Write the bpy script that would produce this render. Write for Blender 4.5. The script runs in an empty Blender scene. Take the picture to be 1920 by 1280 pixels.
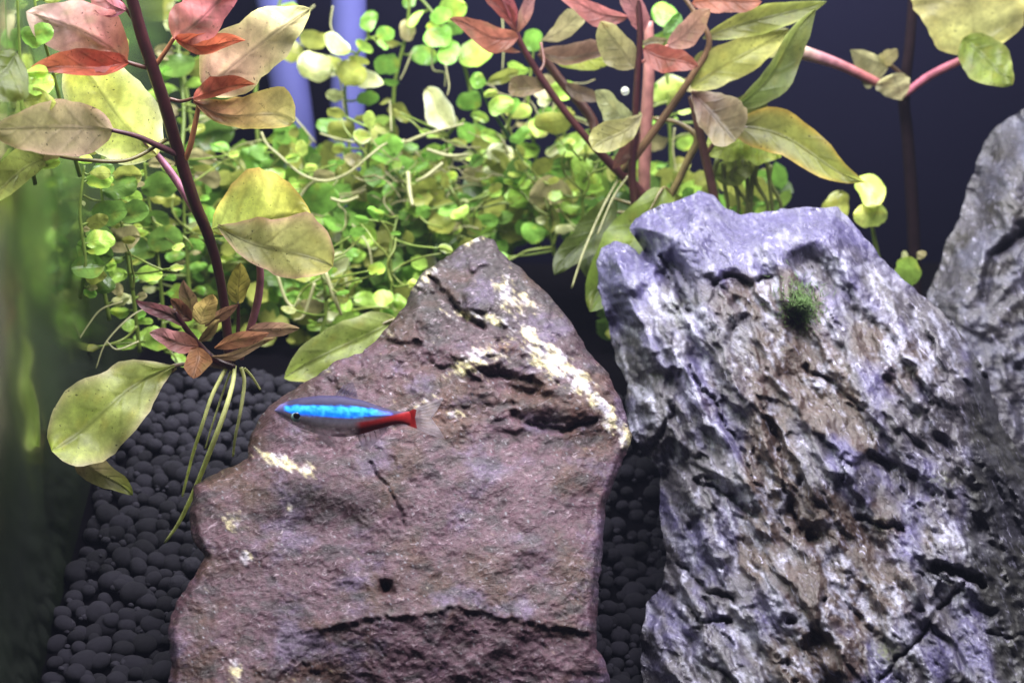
import bpy, math, random
import numpy as np
from mathutils import Vector, Matrix

# ------------------------------------------------------------------ camera, world, light, exposure
scene = bpy.context.scene
COL = scene.collection
REF = 0.40                      # metres from the lens to the reference plane
WIDE = 0.22                     # metres seen across the frame in that plane
PX = WIDE / 1920.0
PITCH = math.radians(15)
FWD = Vector((0, math.cos(PITCH), -math.sin(PITCH)))
UP = Vector((0, math.sin(PITCH), math.cos(PITCH)))
CAM = Vector((0, 0, 0.12)) - FWD * REF

cd = bpy.data.cameras.new('camera')
cam = bpy.data.objects.new('camera', cd)
COL.objects.link(cam)
cam.location = CAM
cam.rotation_euler = (math.pi / 2 - PITCH, 0, 0)
cd.sensor_width = 36.0
cd.lens = 36.0 * REF / WIDE
cd.clip_start = 0.01
cd.clip_end = 10.0
cd.dof.use_dof = True
cd.dof.focus_distance = 0.375
cd.dof.aperture_fstop = 20.0
scene.camera = cam

world = bpy.data.worlds.new('World')
scene.world = world
world.use_nodes = True
wb = world.node_tree.nodes['Background']
wb.inputs[0].default_value = (0.45, 0.47, 0.75, 1)
wb.inputs[1].default_value = 0.045

def area(name, loc, target, sx, sy, power, col):
    l = bpy.data.lights.new(name, 'AREA')
    l.shape = 'RECTANGLE'; l.size = sx; l.size_y = sy; l.energy = power; l.color = col
    o = bpy.data.objects.new(name, l); COL.objects.link(o)
    o.location = loc
    o.rotation_euler = (Vector(target) - Vector(loc)).to_track_quat('-Z', 'Y').to_euler()
    return o
# the LED bar that hangs over the tank, then a second lamp added behind it
area('tank_and_fill_lamp', (0.01, -0.078, 0.375), (0.0, 0.01, 0.10), 0.34, 0.07, 3.6, (0.965, 0.945, 1.0))
area('tank_and_fill_lamp', (0.01, 0.070, 0.375), (0.0, 0.085, 0.10), 0.36, 0.09, 2.7, (0.965, 0.97, 1.0))  # added lamp, brightens the foliage at the back

scene.view_settings.view_transform = 'Standard'
scene.view_settings.look = 'None'
scene.view_settings.exposure = 0.0
scene.view_settings.gamma = 1.0
scene.view_settings.use_curve_mapping = False
scene.cycles.use_denoising = True
scene.cycles.max_bounces = 6
scene.cycles.transparent_max_bounces = 12

# ------------------------------------------------------------------ helpers
def W(px, py, dep):
    """photo pixel + depth in cm behind the reference plane -> world point"""
    d = REF + dep * 0.01
    k = PX * d / REF
    return CAM + FWD * d + Vector((1, 0, 0)) * ((px - 960) * k) + UP * (-(py - 640) * k)

_ux = np.array((1.0, 0, 0)); _uf = np.array(FWD); _uu = np.array(UP); _uc = np.array(CAM)
def Wn(px, py, dep):
    px = np.asarray(px, float); py = np.asarray(py, float); dep = np.asarray(dep, float)
    d = REF + dep * 0.01
    k = PX * d / REF
    return _uc + d[..., None] * _uf + ((px - 960) * k)[..., None] * _ux + (-(py - 640) * k)[..., None] * _uu

def lin(c):
    out = []
    for v in c[:3]:
        v = v / 255.0
        out.append(v / 12.92 if v <= 0.04045 else ((v + 0.055) / 1.055) ** 2.4)
    return np.array(out)

def link(name, me, mat, parent=None):
    o = bpy.data.objects.new(name, me)
    COL.objects.link(o)
    if mat is not None and not me.materials:
        me.materials.append(mat)
    if parent is not None:
        o.parent = parent
    return o

def tag(o, label=None, cat=None, group=None, kind=None):
    if label: o['label'] = label
    if cat: o['category'] = cat
    if group: o['group'] = group
    if kind: o['kind'] = kind
    return o

def empty(name, loc, label, cat, group=None):
    o = bpy.data.objects.new(name, None)
    o.empty_display_size = 0.005
    COL.objects.link(o)
    o.location = loc
    return tag(o, label, cat, group)

def mesh(name, verts, faces, cols=None, uvs=None, smooth=True, alpha=None):
    me = bpy.data.meshes.new(name)
    verts = np.asarray(verts, float)
    faces = np.asarray(faces, np.int32)
    nv, nf, k = len(verts), len(faces), faces.shape[1]
    me.vertices.add(nv); me.vertices.foreach_set('co', verts.ravel())
    me.loops.add(nf * k); me.loops.foreach_set('vertex_index', faces.ravel())
    me.polygons.add(nf)
    me.polygons.foreach_set('loop_start', np.arange(0, nf * k, k, dtype=np.int32))
    if smooth:
        me.polygons.foreach_set('use_smooth', np.ones(nf, bool))
    me.update(calc_edges=True)
    if cols is not None:
        a = me.color_attributes.new('col', 'FLOAT_COLOR', 'POINT')
        c4 = np.ones((nv, 4)); c4[:, :3] = cols
        if alpha is not None: c4[:, 3] = alpha
        a.data.foreach_set('color', c4.ravel())
    if uvs is not None:
        u = me.uv_layers.new(name='UVMap')
        u.data.foreach_set('uv', np.asarray(uvs)[faces.ravel()].ravel())
    return me

# --- numpy gradient noise
_tab = {}
def _table(seed):
    if seed not in _tab:
        rs = np.random.RandomState(seed)
        perm = np.tile(rs.permutation(256), 3); ang = rs.rand(256) * 2 * np.pi
        _tab[seed] = (perm, np.cos(ang), np.sin(ang))
    return _tab[seed]
def perlin(x, y, seed=0):
    perm, gx, gy = _table(seed)
    xi = np.floor(x).astype(int); yi = np.floor(y).astype(int)
    xf = x - xi; yf = y - yi
    xi &= 255; yi &= 255
    u = xf * xf * xf * (xf * (xf * 6 - 15) + 10); v = yf * yf * yf * (yf * (yf * 6 - 15) + 10)
    def g(ix, iy, fx, fy):
        h = perm[perm[ix & 255] + (iy & 255)]
        return gx[h] * fx + gy[h] * fy
    a = g(xi, yi, xf, yf); b = g(xi + 1, yi, xf - 1, yf)
    c = g(xi, yi + 1, xf, yf - 1); d = g(xi + 1, yi + 1, xf - 1, yf - 1)
    return (a + u * (b - a) + v * ((c + u * (d - c)) - (a + u * (b - a)))) * 1.5

def fbm(x, y, seed=0, octs=4, gain=0.5):
    s = 0; a = 1.0; t = 0
    for i in range(octs):
        s = s + a * perlin(x * 2 ** i + 17.3 * i, y * 2 ** i - 9.1 * i, seed + i); t += a; a *= gain
    return s / t

def ridged(x, y, seed=0, octs=4, gain=0.5):
    s = 0; a = 1.0; t = 0
    for i in range(octs):
        s = s + a * (1 - 2 * np.abs(perlin(x * 2 ** i + 7.7 * i, y * 2 ** i + 3.3 * i, seed + i))); t += a; a *= gain
    return s / t

def facets(x, y, seed=0, ids_only=None, soft=16.0):
    """broken planes: each cell is a tilted chip"""
    rs = np.random.RandomState(seed)
    perm = np.tile(rs.permutation(256), 3); T = rs.rand(256, 5)
    xi = np.floor(x).astype(int); yi = np.floor(y).astype(int)
    ds = []; vs = []; idv = []
    for dy in (-1, 0, 1):
        for dx in (-1, 0, 1):
            cx, cy = xi + dx, yi + dy
            t = T[perm[perm[cx & 255] + (cy & 255)]]
            ex = x - cx - t[..., 0]; ey = y - cy - t[..., 1]
            ds.append(ex * ex + ey * ey); idv.append(t[..., 4])
            vs.append((t[..., 2] - .5) + 2.2 * (t[..., 3] - .5) * ex + 2.2 * (t[..., 4] - .5) * ey)
    ds = np.array(ds); w = np.exp(-soft * (ds - ds.min(0))); w /= w.sum(0)      # neighbouring planes meet in a short slope
    if ids_only is not None: ids_only[...] = (w * np.array(idv)).sum(0)
    return (w * np.array(vs)).sum(0)

def sstep(a, b, x):
    t = np.clip((x - a) / (b - a), 0, 1)
    return t * t * (3 - 2 * t)

def dpoly(U, V, pts, closed=False):
    """distance to a polyline and the nearest point"""
    pts = np.asarray(pts, float)
    n = len(pts)
    best = np.full(U.shape, 1e18); bx = np.zeros(U.shape); by = np.zeros(U.shape)
    for i in range(n if closed else n - 1):
        a = pts[i]; b = pts[(i + 1) % n]
        e = b - a; L = max(e @ e, 1e-9)
        t = np.clip(((U - a[0]) * e[0] + (V - a[1]) * e[1]) / L, 0, 1)
        qx = a[0] + t * e[0]; qy = a[1] + t * e[1]
        d = (U - qx) ** 2 + (V - qy) ** 2
        m = d < best
        best = np.where(m, d, best); bx = np.where(m, qx, bx); by = np.where(m, qy, by)
    return np.sqrt(best), bx, by

def inside(U, V, pts):
    pts = np.asarray(pts, float); n = len(pts)
    r = np.zeros(U.shape, bool)
    for i in range(n):
        x0, y0 = pts[i]; x1, y1 = pts[(i + 1) % n]
        if y0 == y1: continue
        c = ((y0 > V) != (y1 > V)) & (U < (x1 - x0) * (V - y0) / (y1 - y0) + x0)
        r ^= c
    return r

def catmull(pts, n):
    pts = [np.array(p, float) for p in pts]
    if len(pts) == 2:
        return np.array([pts[0] + (pts[1] - pts[0]) * t for t in np.linspace(0, 1, n)])
    P = [2 * pts[0] - pts[1]] + pts + [2 * pts[-1] - pts[-2]]
    out = []
    m = len(pts) - 1
    for t in np.linspace(0, m, n):
        i = min(int(t), m - 1); f = t - i
        p0, p1, p2, p3 = P[i], P[i + 1], P[i + 2], P[i + 3]
        out.append(0.5 * (2 * p1 + (p2 - p0) * f + (2 * p0 - 5 * p1 + 4 * p2 - p3) * f * f + (3 * p1 - p0 - 3 * p2 + p3) * f ** 3))
    return np.array(out)

def tube_mesh(name, pts3, rad, origin, seg=8, cols=None):
    """pts3: world points (n,3); rad: radii (n)"""
    pts3 = np.asarray(pts3); n = len(pts3)
    rad = np.asarray(rad) if np.ndim(rad) else np.full(n, rad)
    T = np.gradient(pts3, axis=0); T /= np.linalg.norm(T, axis=1)[:, None] + 1e-12
    ref = np.array((0.31, 0.9, 0.2))
    A = np.cross(T, ref); A /= np.linalg.norm(A, axis=1)[:, None] + 1e-12
    B = np.cross(T, A)
    th = np.arange(seg) * 2 * np.pi / seg
    V = pts3[:, None] + rad[:, None, None] * (np.cos(th)[None, :, None] * A[:, None] + np.sin(th)[None, :, None] * B[:, None])
    V = V.reshape(-1, 3)
    F = []
    for i in range(n - 1):
        for j in range(seg):
            k = (j + 1) % seg
            F.append((i * seg + j, i * seg + k, (i + 1) * seg + k, (i + 1) * seg + j))
    nv = len(V)
    V = np.vstack([V, pts3[0], pts3[-1]])
    for j in range(seg):
        k = (j + 1) % seg
        F.append((nv, k, j, j)); F.append((nv + 1, (n - 1) * seg + j, (n - 1) * seg + k, (n - 1) * seg + k))
    quads = [f for f in F if f[2] != f[3]]; tris = [f[:3] for f in F if f[2] == f[3]]
    allt = [(a, b, c) for a, b, c, d in quads] + [(a, c, d) for a, b, c, d in quads] + tris
    c = None
    if cols is not None:
        cols = np.asarray(cols, float)
        if cols.ndim == 1: c = np.tile(cols, (len(V), 1))
        else: c = np.vstack([np.repeat(cols, seg, axis=0), cols[0], cols[-1]])
    return mesh(name, V - np.array(origin), allt, c)

def stalk(name, root, pts, rpx, col, mat, n=None, seg=8):
    """tube through (px, py, dep) points, radius in photo pixels"""
    pts = np.array(pts, float)
    n = n or max(6, 5 * len(pts))
    P = catmull(pts, n)
    X = Wn(P[:, 0], P[:, 1], P[:, 2])
    r = np.interp(np.linspace(0, 1, n), np.linspace(0, 1, len(rpx)), rpx) if np.ndim(rpx) else np.full(n, float(rpx))
    r = r * PX * (REF + P[:, 2] * 0.01) / REF
    c = np.asarray(col, float)
    if c.ndim == 2:
        c = np.array([np.interp(np.linspace(0, 1, n), np.linspace(0, 1, len(c)), c[:, i]) for i in range(3)]).T
    me = tube_mesh(name, X, r, root.location, seg, c)
    return link(name, me, mat, root)

# ------------------------------------------------------------------ materials
def nodes(m):
    m.use_nodes = True
    nt = m.node_tree
    return nt, nt.nodes, nt.links

def mat_plain(name, col, rough=0.6, noise=0.25, scale=300, bump=0.0, spec=0.4):
    m = bpy.data.materials.new(name); nt, N, L = nodes(m)
    b = N['Principled BSDF']
    tc = N.new('ShaderNodeTexCoord'); nz = N.new('ShaderNodeTexNoise')
    nz.inputs['Scale'].default_value = scale; nz.inputs['Detail'].default_value = 5
    L.new(tc.outputs['Object'], nz.inputs['Vector'])
    mx = N.new('ShaderNodeMix'); mx.data_type = 'RGBA'
    mx.inputs[6].default_value = (*(np.array(col) * (1 - noise)), 1); mx.inputs[7].default_value = (*np.clip(np.array(col) * (1 + noise), 0, 1), 1)
    L.new(nz.outputs['Fac'], mx.inputs[0]); L.new(mx.outputs[2], b.inputs['Base Color'])
    b.inputs['Roughness'].default_value = rough
    b.inputs['Specular IOR Level'].default_value = spec
    if bump:
        bp = N.new('ShaderNodeBump'); bp.inputs['Strength'].default_value = bump; bp.inputs['Distance'].default_value = 0.0005
        L.new(nz.outputs['Fac'], bp.inputs['Height']); L.new(bp.outputs[0], b.inputs['Normal'])
    return m

def mat_rock(name, rough=(0.25, 0.75), bump=0.9, bscale=900, spec=0.6, strata=False, fleck_glint=0.3):
    m = bpy.data.materials.new(name); nt, N, L = nodes(m)
    b = N['Principled BSDF']
    at = N.new('ShaderNodeAttribute'); at.attribute_name = 'col'
    tc = N.new('ShaderNodeTexCoord')
    vec = tc.outputs['Object']
    ro = N.new('ShaderNodeVectorRotate'); ro.rotation_type = 'Y_AXIS'; ro.inputs['Angle'].default_value = math.radians(28 if strata else -60)
    mp = N.new('ShaderNodeMapping'); mp.inputs['Scale'].default_value = (1, .6, .24) if strata else (1, 1, .55)
    L.new(vec, ro.inputs['Vector']); L.new(ro.outputs[0], mp.inputs['Vector'])
    def noise(sc, det, rg, v):
        n = N.new('ShaderNodeTexNoise'); n.inputs['Scale'].default_value = sc; n.inputs['Detail'].default_value = det; n.inputs['Roughness'].default_value = rg
        n.inputs['Distortion'].default_value = .6
        L.new(v, n.inputs['Vector']); return n.outputs['Fac']
    def rng_(v, a, c, lo, hi):
        r = N.new('ShaderNodeMapRange'); r.inputs['From Min'].default_value = a; r.inputs['From Max'].default_value = c
        r.inputs['To Min'].default_value = lo; r.inputs['To Max'].default_value = hi; L.new(v, r.inputs['Value']); return r.outputs[0]
    n1 = noise(bscale, 7, .68, mp.outputs[0]); n2 = noise(bscale * 2.3, 4, .6, vec); n3 = noise(bscale * .33, 6, .7, mp.outputs[0])
    mul = N.new('ShaderNodeVectorMath'); mul.operation = 'SCALE'
    tone = N.new('ShaderNodeMath'); tone.operation = 'MULTIPLY'; L.new(rng_(n2, .3, .72, .6, 1.4), tone.inputs[0]); L.new(rng_(n3, .34, .66, .72, 1.25), tone.inputs[1])
    L.new(at.outputs['Color'], mul.inputs[0]); L.new(tone.outputs[0], mul.inputs['Scale'])
    fm = N.new('ShaderNodeMath'); fm.operation = 'MULTIPLY'
    L.new(rng_(n1, .57, .66, 0, 1), fm.inputs[0]); L.new(rng_(n3, .42, .6, .15 * fleck_glint, fleck_glint), fm.inputs[1])
    mx = N.new('ShaderNodeMix'); mx.data_type = 'RGBA'; L.new(fm.outputs[0], mx.inputs[0]); L.new(mul.outputs[0], mx.inputs[6])
    mx.inputs[7].default_value = (.46, .44, .58, 1) if strata else (.34, .26, .31, 1)  # pale flecks; on the layered rocks white glints painted into the colour
    dm = N.new('ShaderNodeMix'); dm.data_type = 'RGBA'; L.new(rng_(n1, .36, .29, 0, .65), dm.inputs[0]); L.new(mx.outputs[2], dm.inputs[6]); dm.inputs[7].default_value = (.022, .018, .020, 1)
    L.new(dm.outputs[2], b.inputs['Base Color'])
    L.new(rng_(n1, .35, .65, rough[1], rough[0]), b.inputs['Roughness'])
    b.inputs['Specular IOR Level'].default_value = spec
    ad = N.new('ShaderNodeMath'); ad.operation = 'ADD'; L.new(n1, ad.inputs[0])
    sc = N.new('ShaderNodeMath'); sc.operation = 'MULTIPLY'; sc.inputs[1].default_value = 1.6
    L.new(n3, sc.inputs[0]); L.new(sc.outputs[0], ad.inputs[1])
    bp = N.new('ShaderNodeBump'); bp.inputs['Strength'].default_value = bump; bp.inputs['Distance'].default_value = 0.0007
    L.new(ad.outputs[0], bp.inputs['Height']); L.new(bp.outputs[0], b.inputs['Normal'])
    return m

def mat_leaf(name, trans=0.4, rough=0.38, vein=0.5, speck=0.5):
    """pigment from the leaf's own colour attribute; veins and specks from its UV"""
    m = bpy.data.materials.new(name); nt, N, L = nodes(m)
    b = N['Principled BSDF']; out = N['Material Output']
    at = N.new('ShaderNodeAttribute'); at.attribute_name = 'col'
    uv = N.new('ShaderNodeUVMap'); sp = N.new('ShaderNodeSeparateXYZ'); L.new(uv.outputs[0], sp.inputs[0])
    def M(op, *v):
        n = N.new('ShaderNodeMath'); n.operation = op
        for i, x in enumerate(v):
            if isinstance(x, (int, float)): n.inputs[i].default_value = x
            else: L.new(x, n.inputs[i])
        return n.outputs[0]
    t, s = sp.outputs[0], sp.outputs[1]          # s: -1..1 across, stored as 0..1
    sa = M('ABSOLUTE', M('MULTIPLY', M('SUBTRACT', s, 0.5), 2.0))
    tc = N.new('ShaderNodeTexCoord')
    nz = N.new('ShaderNodeTexNoise'); nz.inputs['Scale'].default_value = 160; nz.inputs['Detail'].default_value = 5; L.new(tc.outputs['Object'], nz.inputs['Vector'])
    nf = N.new('ShaderNodeTexNoise'); nf.inputs['Scale'].default_value = 1400; nf.inputs['Detail'].default_value = 3; L.new(tc.outputs['Object'], nf.inputs['Vector'])
    # side veins run forward from the midrib
    ph = M('ADD', M('SUBTRACT', t, M('MULTIPLY', sa, 0.22)), M('MULTIPLY', nz.outputs['Fac'], 0.10))
    sv = M('POWER', M('ABSOLUTE', M('SINE', M('MULTIPLY', ph, 17.0))), 14.0)
    inv = M('SUBTRACT', 1.0, sv)
    side = M('MULTIPLY', sv, M('SUBTRACT', 1.0, M('POWER', sa, 3.0)))
    mid = M('POWER', M('SUBTRACT', 1.0, M('MINIMUM', M('MULTIPLY', sa, 9.0), 1.0)), 1.2)
    vv = M('MULTIPLY', M('MAXIMUM', mid, M('MULTIPLY', side, 0.55)), vein)
    spk = N.new('ShaderNodeMapRange'); spk.inputs['From Min'].default_value = 0.62; spk.inputs['From Max'].default_value = 0.70
    L.new(nf.outputs['Fac'], spk.inputs['Value'])
    var = N.new('ShaderNodeMapRange'); var.inputs['From Min'].default_value = 0.3; var.inputs['From Max'].default_value = 0.7
    var.inputs['To Min'].default_value = 0.72; var.inputs['To Max'].default_value = 1.25
    L.new(nz.outputs['Fac'], var.inputs['Value'])
    ng = N.new('ShaderNodeTexNoise'); ng.inputs['Scale'].default_value = 420; ng.inputs['Detail'].default_value = 6; ng.inputs['Roughness'].default_value = .7; L.new(tc.outputs['Object'], ng.inputs['Vector'])
    v2 = N.new('ShaderNodeMapRange'); v2.inputs['From Min'].default_value = 0.3; v2.inputs['From Max'].default_value = 0.7
    v2.inputs['To Min'].default_value = 0.74; v2.inputs['To Max'].default_value = 1.26
    L.new(ng.outputs['Fac'], v2.inputs['Value'])
    patch = M('MULTIPLY', M('SUBTRACT', ng.outputs['Fac'], 0.46), 9.0)
    patch.node.use_clamp = True
    k = M('MULTIPLY', M('MULTIPLY', var.outputs[0], v2.outputs[0]), M('SUBTRACT', 1.0, M('MULTIPLY', M('MULTIPLY', spk.outputs[0], patch), speck)))
    k = M('MULTIPLY', k, M('SUBTRACT', 1.0, M('MULTIPLY', vv, 0.55)))
    mul = N.new('ShaderNodeVectorMath'); mul.operation = 'SCALE'
    L.new(at.outputs['Color'], mul.inputs[0]); L.new(k, mul.inputs['Scale'])
    L.new(mul.outputs[0], b.inputs['Base Color'])
    b.inputs['Roughness'].default_value = rough
    b.inputs['Specular IOR Level'].default_value = 0.45
    bp = N.new('ShaderNodeBump'); bp.inputs['Strength'].default_value = 0.5; bp.inputs['Distance'].default_value = 0.0006
    L.new(M('SUBTRACT', M('MULTIPLY', nz.outputs['Fac'], 0.8), vv), bp.inputs['Height']); L.new(bp.outputs[0], b.inputs['Normal'])
    tr = N.new('ShaderNodeBsdfTranslucent'); L.new(mul.outputs[0], tr.inputs['Color']); L.new(bp.outputs[0], tr.inputs['Normal'])
    mx = N.new('ShaderNodeMixShader'); mx.inputs[0].default_value = trans
    L.new(b.outputs[0], mx.inputs[1]); L.new(tr.outputs[0], mx.inputs[2]); L.new(mx.outputs[0], out.inputs['Surface'])
    return m

def mat_attr(name, rough=0.45, trans=0.0, spec=0.4, noise=0.2, scale=500, alpha=1.0, metallic=0.0):
    m = bpy.data.materials.new(name); nt, N, L = nodes(m)
    b = N['Principled BSDF']; out = N['Material Output']
    at = N.new('ShaderNodeAttribute'); at.attribute_name = 'col'
    tc = N.new('ShaderNodeTexCoord'); nz = N.new('ShaderNodeTexNoise'); nz.inputs['Scale'].default_value = scale; nz.inputs['Detail'].default_value = 4
    L.new(tc.outputs['Object'], nz.inputs['Vector'])
    mr = N.new('ShaderNodeMapRange'); mr.inputs['From Min'].default_value = 0.3; mr.inputs['From Max'].default_value = 0.7
    mr.inputs['To Min'].default_value = 1 - noise; mr.inputs['To Max'].default_value = 1 + noise
    L.new(nz.outputs['Fac'], mr.inputs['Value'])
    mul = N.new('ShaderNodeVectorMath'); mul.operation = 'SCALE'
    L.new(at.outputs['Color'], mul.inputs[0]); L.new(mr.outputs[0], mul.inputs['Scale']); L.new(mul.outputs[0], b.inputs['Base Color'])
    b.inputs['Roughness'].default_value = rough; b.inputs['Specular IOR Level'].default_value = spec
    b.inputs['Alpha'].default_value = alpha; b.inputs['Metallic'].default_value = metallic
    if trans:
        tr = N.new('ShaderNodeBsdfTranslucent'); L.new(mul.outputs[0], tr.inputs['Color'])
        mx = N.new('ShaderNodeMixShader'); mx.inputs[0].default_value = trans
        L.new(b.outputs[0], mx.inputs[1]); L.new(tr.outputs[0], mx.inputs[2]); L.new(mx.outputs[0], out.inputs['Surface'])
    return m

M_ROCK = mat_rock('mauve_rock', (0.28, 0.75), 0.6, 1000, .38, False, .55)
M_ROCK2 = mat_rock('grey_rock', (0.16, 0.6), 0.9, 840, .7, True, .8)
M_LEAF = mat_leaf('broad_leaf', 0.7, 0.4, 0.5, 0.8)
M_ROUND = mat_leaf('round_leaf', 0.5, 0.3, 0.2, 0.3)
M_STEM = mat_attr('stem', 0.4, 0.0, 0.5, 0.3, 400)
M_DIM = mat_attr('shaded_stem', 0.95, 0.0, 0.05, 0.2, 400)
M_ROOT = mat_attr('root', 0.4, 0.35, 0.5, 0.2, 400)
M_SOIL = mat_plain('soil_granule', lin((35, 33, 42)), 0.9, 0.5, 700, 0.9, 0.2)
nt_ = M_SOIL.node_tree; N_ = nt_.nodes; oi = N_.new('ShaderNodeObjectInfo'); mr_ = N_.new('ShaderNodeMapRange'); mr_.inputs['To Min'].default_value = .62; mr_.inputs['To Max'].default_value = 1.3
nt_.links.new(oi.outputs['Random'], mr_.inputs['Value']); sm_ = N_.new('ShaderNodeVectorMath'); sm_.operation = 'SCALE'
b_ = N_['Principled BSDF']; src_ = b_.inputs['Base Color'].links[0].from_socket
nt_.links.new(src_, sm_.inputs[0]); nt_.links.new(mr_.outputs[0], sm_.inputs['Scale']); nt_.links.new(sm_.outputs[0], b_.inputs['Base Color'])
M_SHADED_BED = mat_plain('soil_bed', lin((7, 6, 8)), 1.0, 0.3, 300, 0.5, 0.0)  # near black: plant shade put into the colour of the bare soil behind

# ------------------------------------------------------------------ the setting: soil, back panel, side glass
XG = -0.0943                    # the left glass stands here, running away from the lens
def ground_h(d):                # height in the camera's frame (cm) at d cm from the lens
    return np.where(d < 44.3, -6.8 + 0.787 * (d - 37.0), -6.8 + 0.787 * 7.3 + 0.27 * (d - 44.3))
def ground_pt(x, d):
    x = np.asarray(x, float); d = np.asarray(d, float)
    hh = ground_h(d) - 2.3 * sstep(0.0, 0.03, x) * sstep(46, 42, d)
    return _uc + (d * 0.01)[..., None] * _uf + x[..., None] * _ux + (hh * 0.01)[..., None] * _uu
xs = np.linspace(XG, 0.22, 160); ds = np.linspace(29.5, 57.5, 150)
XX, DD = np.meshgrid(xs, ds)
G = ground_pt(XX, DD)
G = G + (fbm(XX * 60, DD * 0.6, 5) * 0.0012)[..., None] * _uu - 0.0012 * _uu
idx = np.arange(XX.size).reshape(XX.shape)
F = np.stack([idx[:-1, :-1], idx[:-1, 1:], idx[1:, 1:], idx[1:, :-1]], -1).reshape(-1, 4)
bed = link('soil_bed', mesh('soil_bed', G.reshape(-1, 3), F), M_SHADED_BED)
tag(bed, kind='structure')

def quad(name, pts, mat):
    me = mesh(name, [tuple(p) for p in pts], [(0, 1, 2, 3)], smooth=False)
    return link(name, me, mat)
def slab(name, a, b, mat):
    (x0, y0, z0), (x1, y1, z1) = a, b
    v = [(x0, y0, z0), (x1, y0, z0), (x1, y1, z0), (x0, y1, z0), (x0, y0, z1), (x1, y0, z1), (x1, y1, z1), (x0, y1, z1)]
    f = [(0, 3, 2, 1), (4, 5, 6, 7), (0, 1, 5, 4), (1, 2, 6, 5), (2, 3, 7, 6), (3, 0, 4, 7)]
    return link(name, mesh(name, v, f, smooth=False), mat)

M_BACK = mat_plain('dark_back_film', lin((12, 11, 28)), 0.9, 0.18, 25, 0.0, 0.05)
tag(slab('back_panel', (XG, 0.176, -0.05), (0.30, 0.180, 0.36), M_BACK), kind='structure')

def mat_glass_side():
    m = bpy.data.materials.new('film_haze_side_glass'); nt, N, L = nodes(m)
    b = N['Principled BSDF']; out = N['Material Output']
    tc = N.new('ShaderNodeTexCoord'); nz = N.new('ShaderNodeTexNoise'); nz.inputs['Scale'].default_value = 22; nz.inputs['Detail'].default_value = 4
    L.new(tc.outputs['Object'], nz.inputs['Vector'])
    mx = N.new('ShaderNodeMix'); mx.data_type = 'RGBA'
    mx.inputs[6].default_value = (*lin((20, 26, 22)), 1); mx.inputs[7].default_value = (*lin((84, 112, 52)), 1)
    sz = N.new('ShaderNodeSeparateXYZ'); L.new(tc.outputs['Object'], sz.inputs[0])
    hz = N.new('ShaderNodeMapRange'); hz.inputs['From Min'].default_value = 0.115; hz.inputs['From Max'].default_value = 0.20; hz.inputs['To Min'].default_value = -.35; hz.inputs['To Max'].default_value = .3  # green haze painted into the film colour, lighter towards the top
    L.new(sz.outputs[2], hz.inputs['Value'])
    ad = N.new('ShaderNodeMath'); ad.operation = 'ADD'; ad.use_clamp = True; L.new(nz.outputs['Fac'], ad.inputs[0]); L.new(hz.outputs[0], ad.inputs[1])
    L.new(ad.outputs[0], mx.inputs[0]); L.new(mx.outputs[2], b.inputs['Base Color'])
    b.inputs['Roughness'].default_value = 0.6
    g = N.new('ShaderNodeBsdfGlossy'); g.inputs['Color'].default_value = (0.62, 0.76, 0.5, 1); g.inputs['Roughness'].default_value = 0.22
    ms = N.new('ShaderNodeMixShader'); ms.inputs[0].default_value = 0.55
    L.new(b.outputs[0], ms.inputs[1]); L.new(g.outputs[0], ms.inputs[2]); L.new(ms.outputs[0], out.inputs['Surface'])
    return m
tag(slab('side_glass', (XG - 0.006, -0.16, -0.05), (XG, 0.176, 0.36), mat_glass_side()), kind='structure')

# soil granules: the ones in view one by one, the rest as one mass
import bmesh
rng = random.Random(7); nrs = np.random.RandomState(7)
def granule_mesh(seed, sub):
    bm = bmesh.new(); bmesh.ops.create_icosphere(bm, subdivisions=sub, radius=1.0)
    r = random.Random(seed)
    ax = [Vector((r.uniform(-1, 1), r.uniform(-1, 1), r.uniform(-1, 1))).normalized() for _ in range(5)]
    am = [r.uniform(-0.26, 0.26) for _ in range(5)]
    s = Vector((r.uniform(0.85, 1.2), r.uniform(0.85, 1.15), r.uniform(0.72, 0.95)))
    for v in bm.verts:
        n = v.co.normalized(); k = 1.0
        for a, m in zip(ax, am): k += m * max(0, n.dot(a)) ** 2
        v.co = Vector((n.x * s.x, n.y * s.y, n.z * s.z)) * k
    for f in bm.faces: f.smooth = True
    me = bpy.data.meshes.new('granule'); bm.to_mesh(me); bm.free(); me.materials.append(M_SOIL)
    return me
GV = [granule_mesh(s, 3) for s in range(7)]
GLOW = granule_mesh(99, 2)
spots = []
d = 30.5
while d < 44.7:
    x = XG + 0.002 + rng.random() * 0.002
    while x < 0.16:
        spots.append((x + rng.uniform(-.0007, .0007), d + rng.uniform(-.08, .08), rng.uniform(.0013, .0026)))
        x += 0.0031
    d += 0.255
def to_px(p):
    v = np.array(p) - _uc; dd = v @ _uf
    return 960 + (v @ _ux) / dd * REF / PX, 640 - (v @ _uu) / dd * REF / PX, dd
cand = []; rest = []
for x, d, r in spots:
    p = ground_pt(x, d) + _uu * rng.uniform(-.0013, .0014)
    u, v, _ = to_px(p)
    vis = (60 < u < 520 and 690 < v < 1300 and u < 1000 and not (u > 330 and v > 1060) and not (u > 420 and v > 900)) or (1115 < u < 1262 and 850 < v < 1300)
    (cand if vis else rest).append((p, r))
cand.sort(key=lambda c: -to_px(c[0])[1])
rest += cand[300:]; cand = cand[:300]
for p, r in cand:
    o = bpy.data.objects.new('granule', rng.choice(GV)); COL.objects.link(o); o.parent = bed
    o.location = p; o.scale = (r, r, r); o.rotation_euler = (rng.uniform(-.5, .5), rng.uniform(-.5, .5), rng.uniform(0, 6.28))
gl = np.array([v.co[:] for v in GLOW.vertices]); gf = np.array([p.vertices[:] for p in GLOW.polygons])
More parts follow.
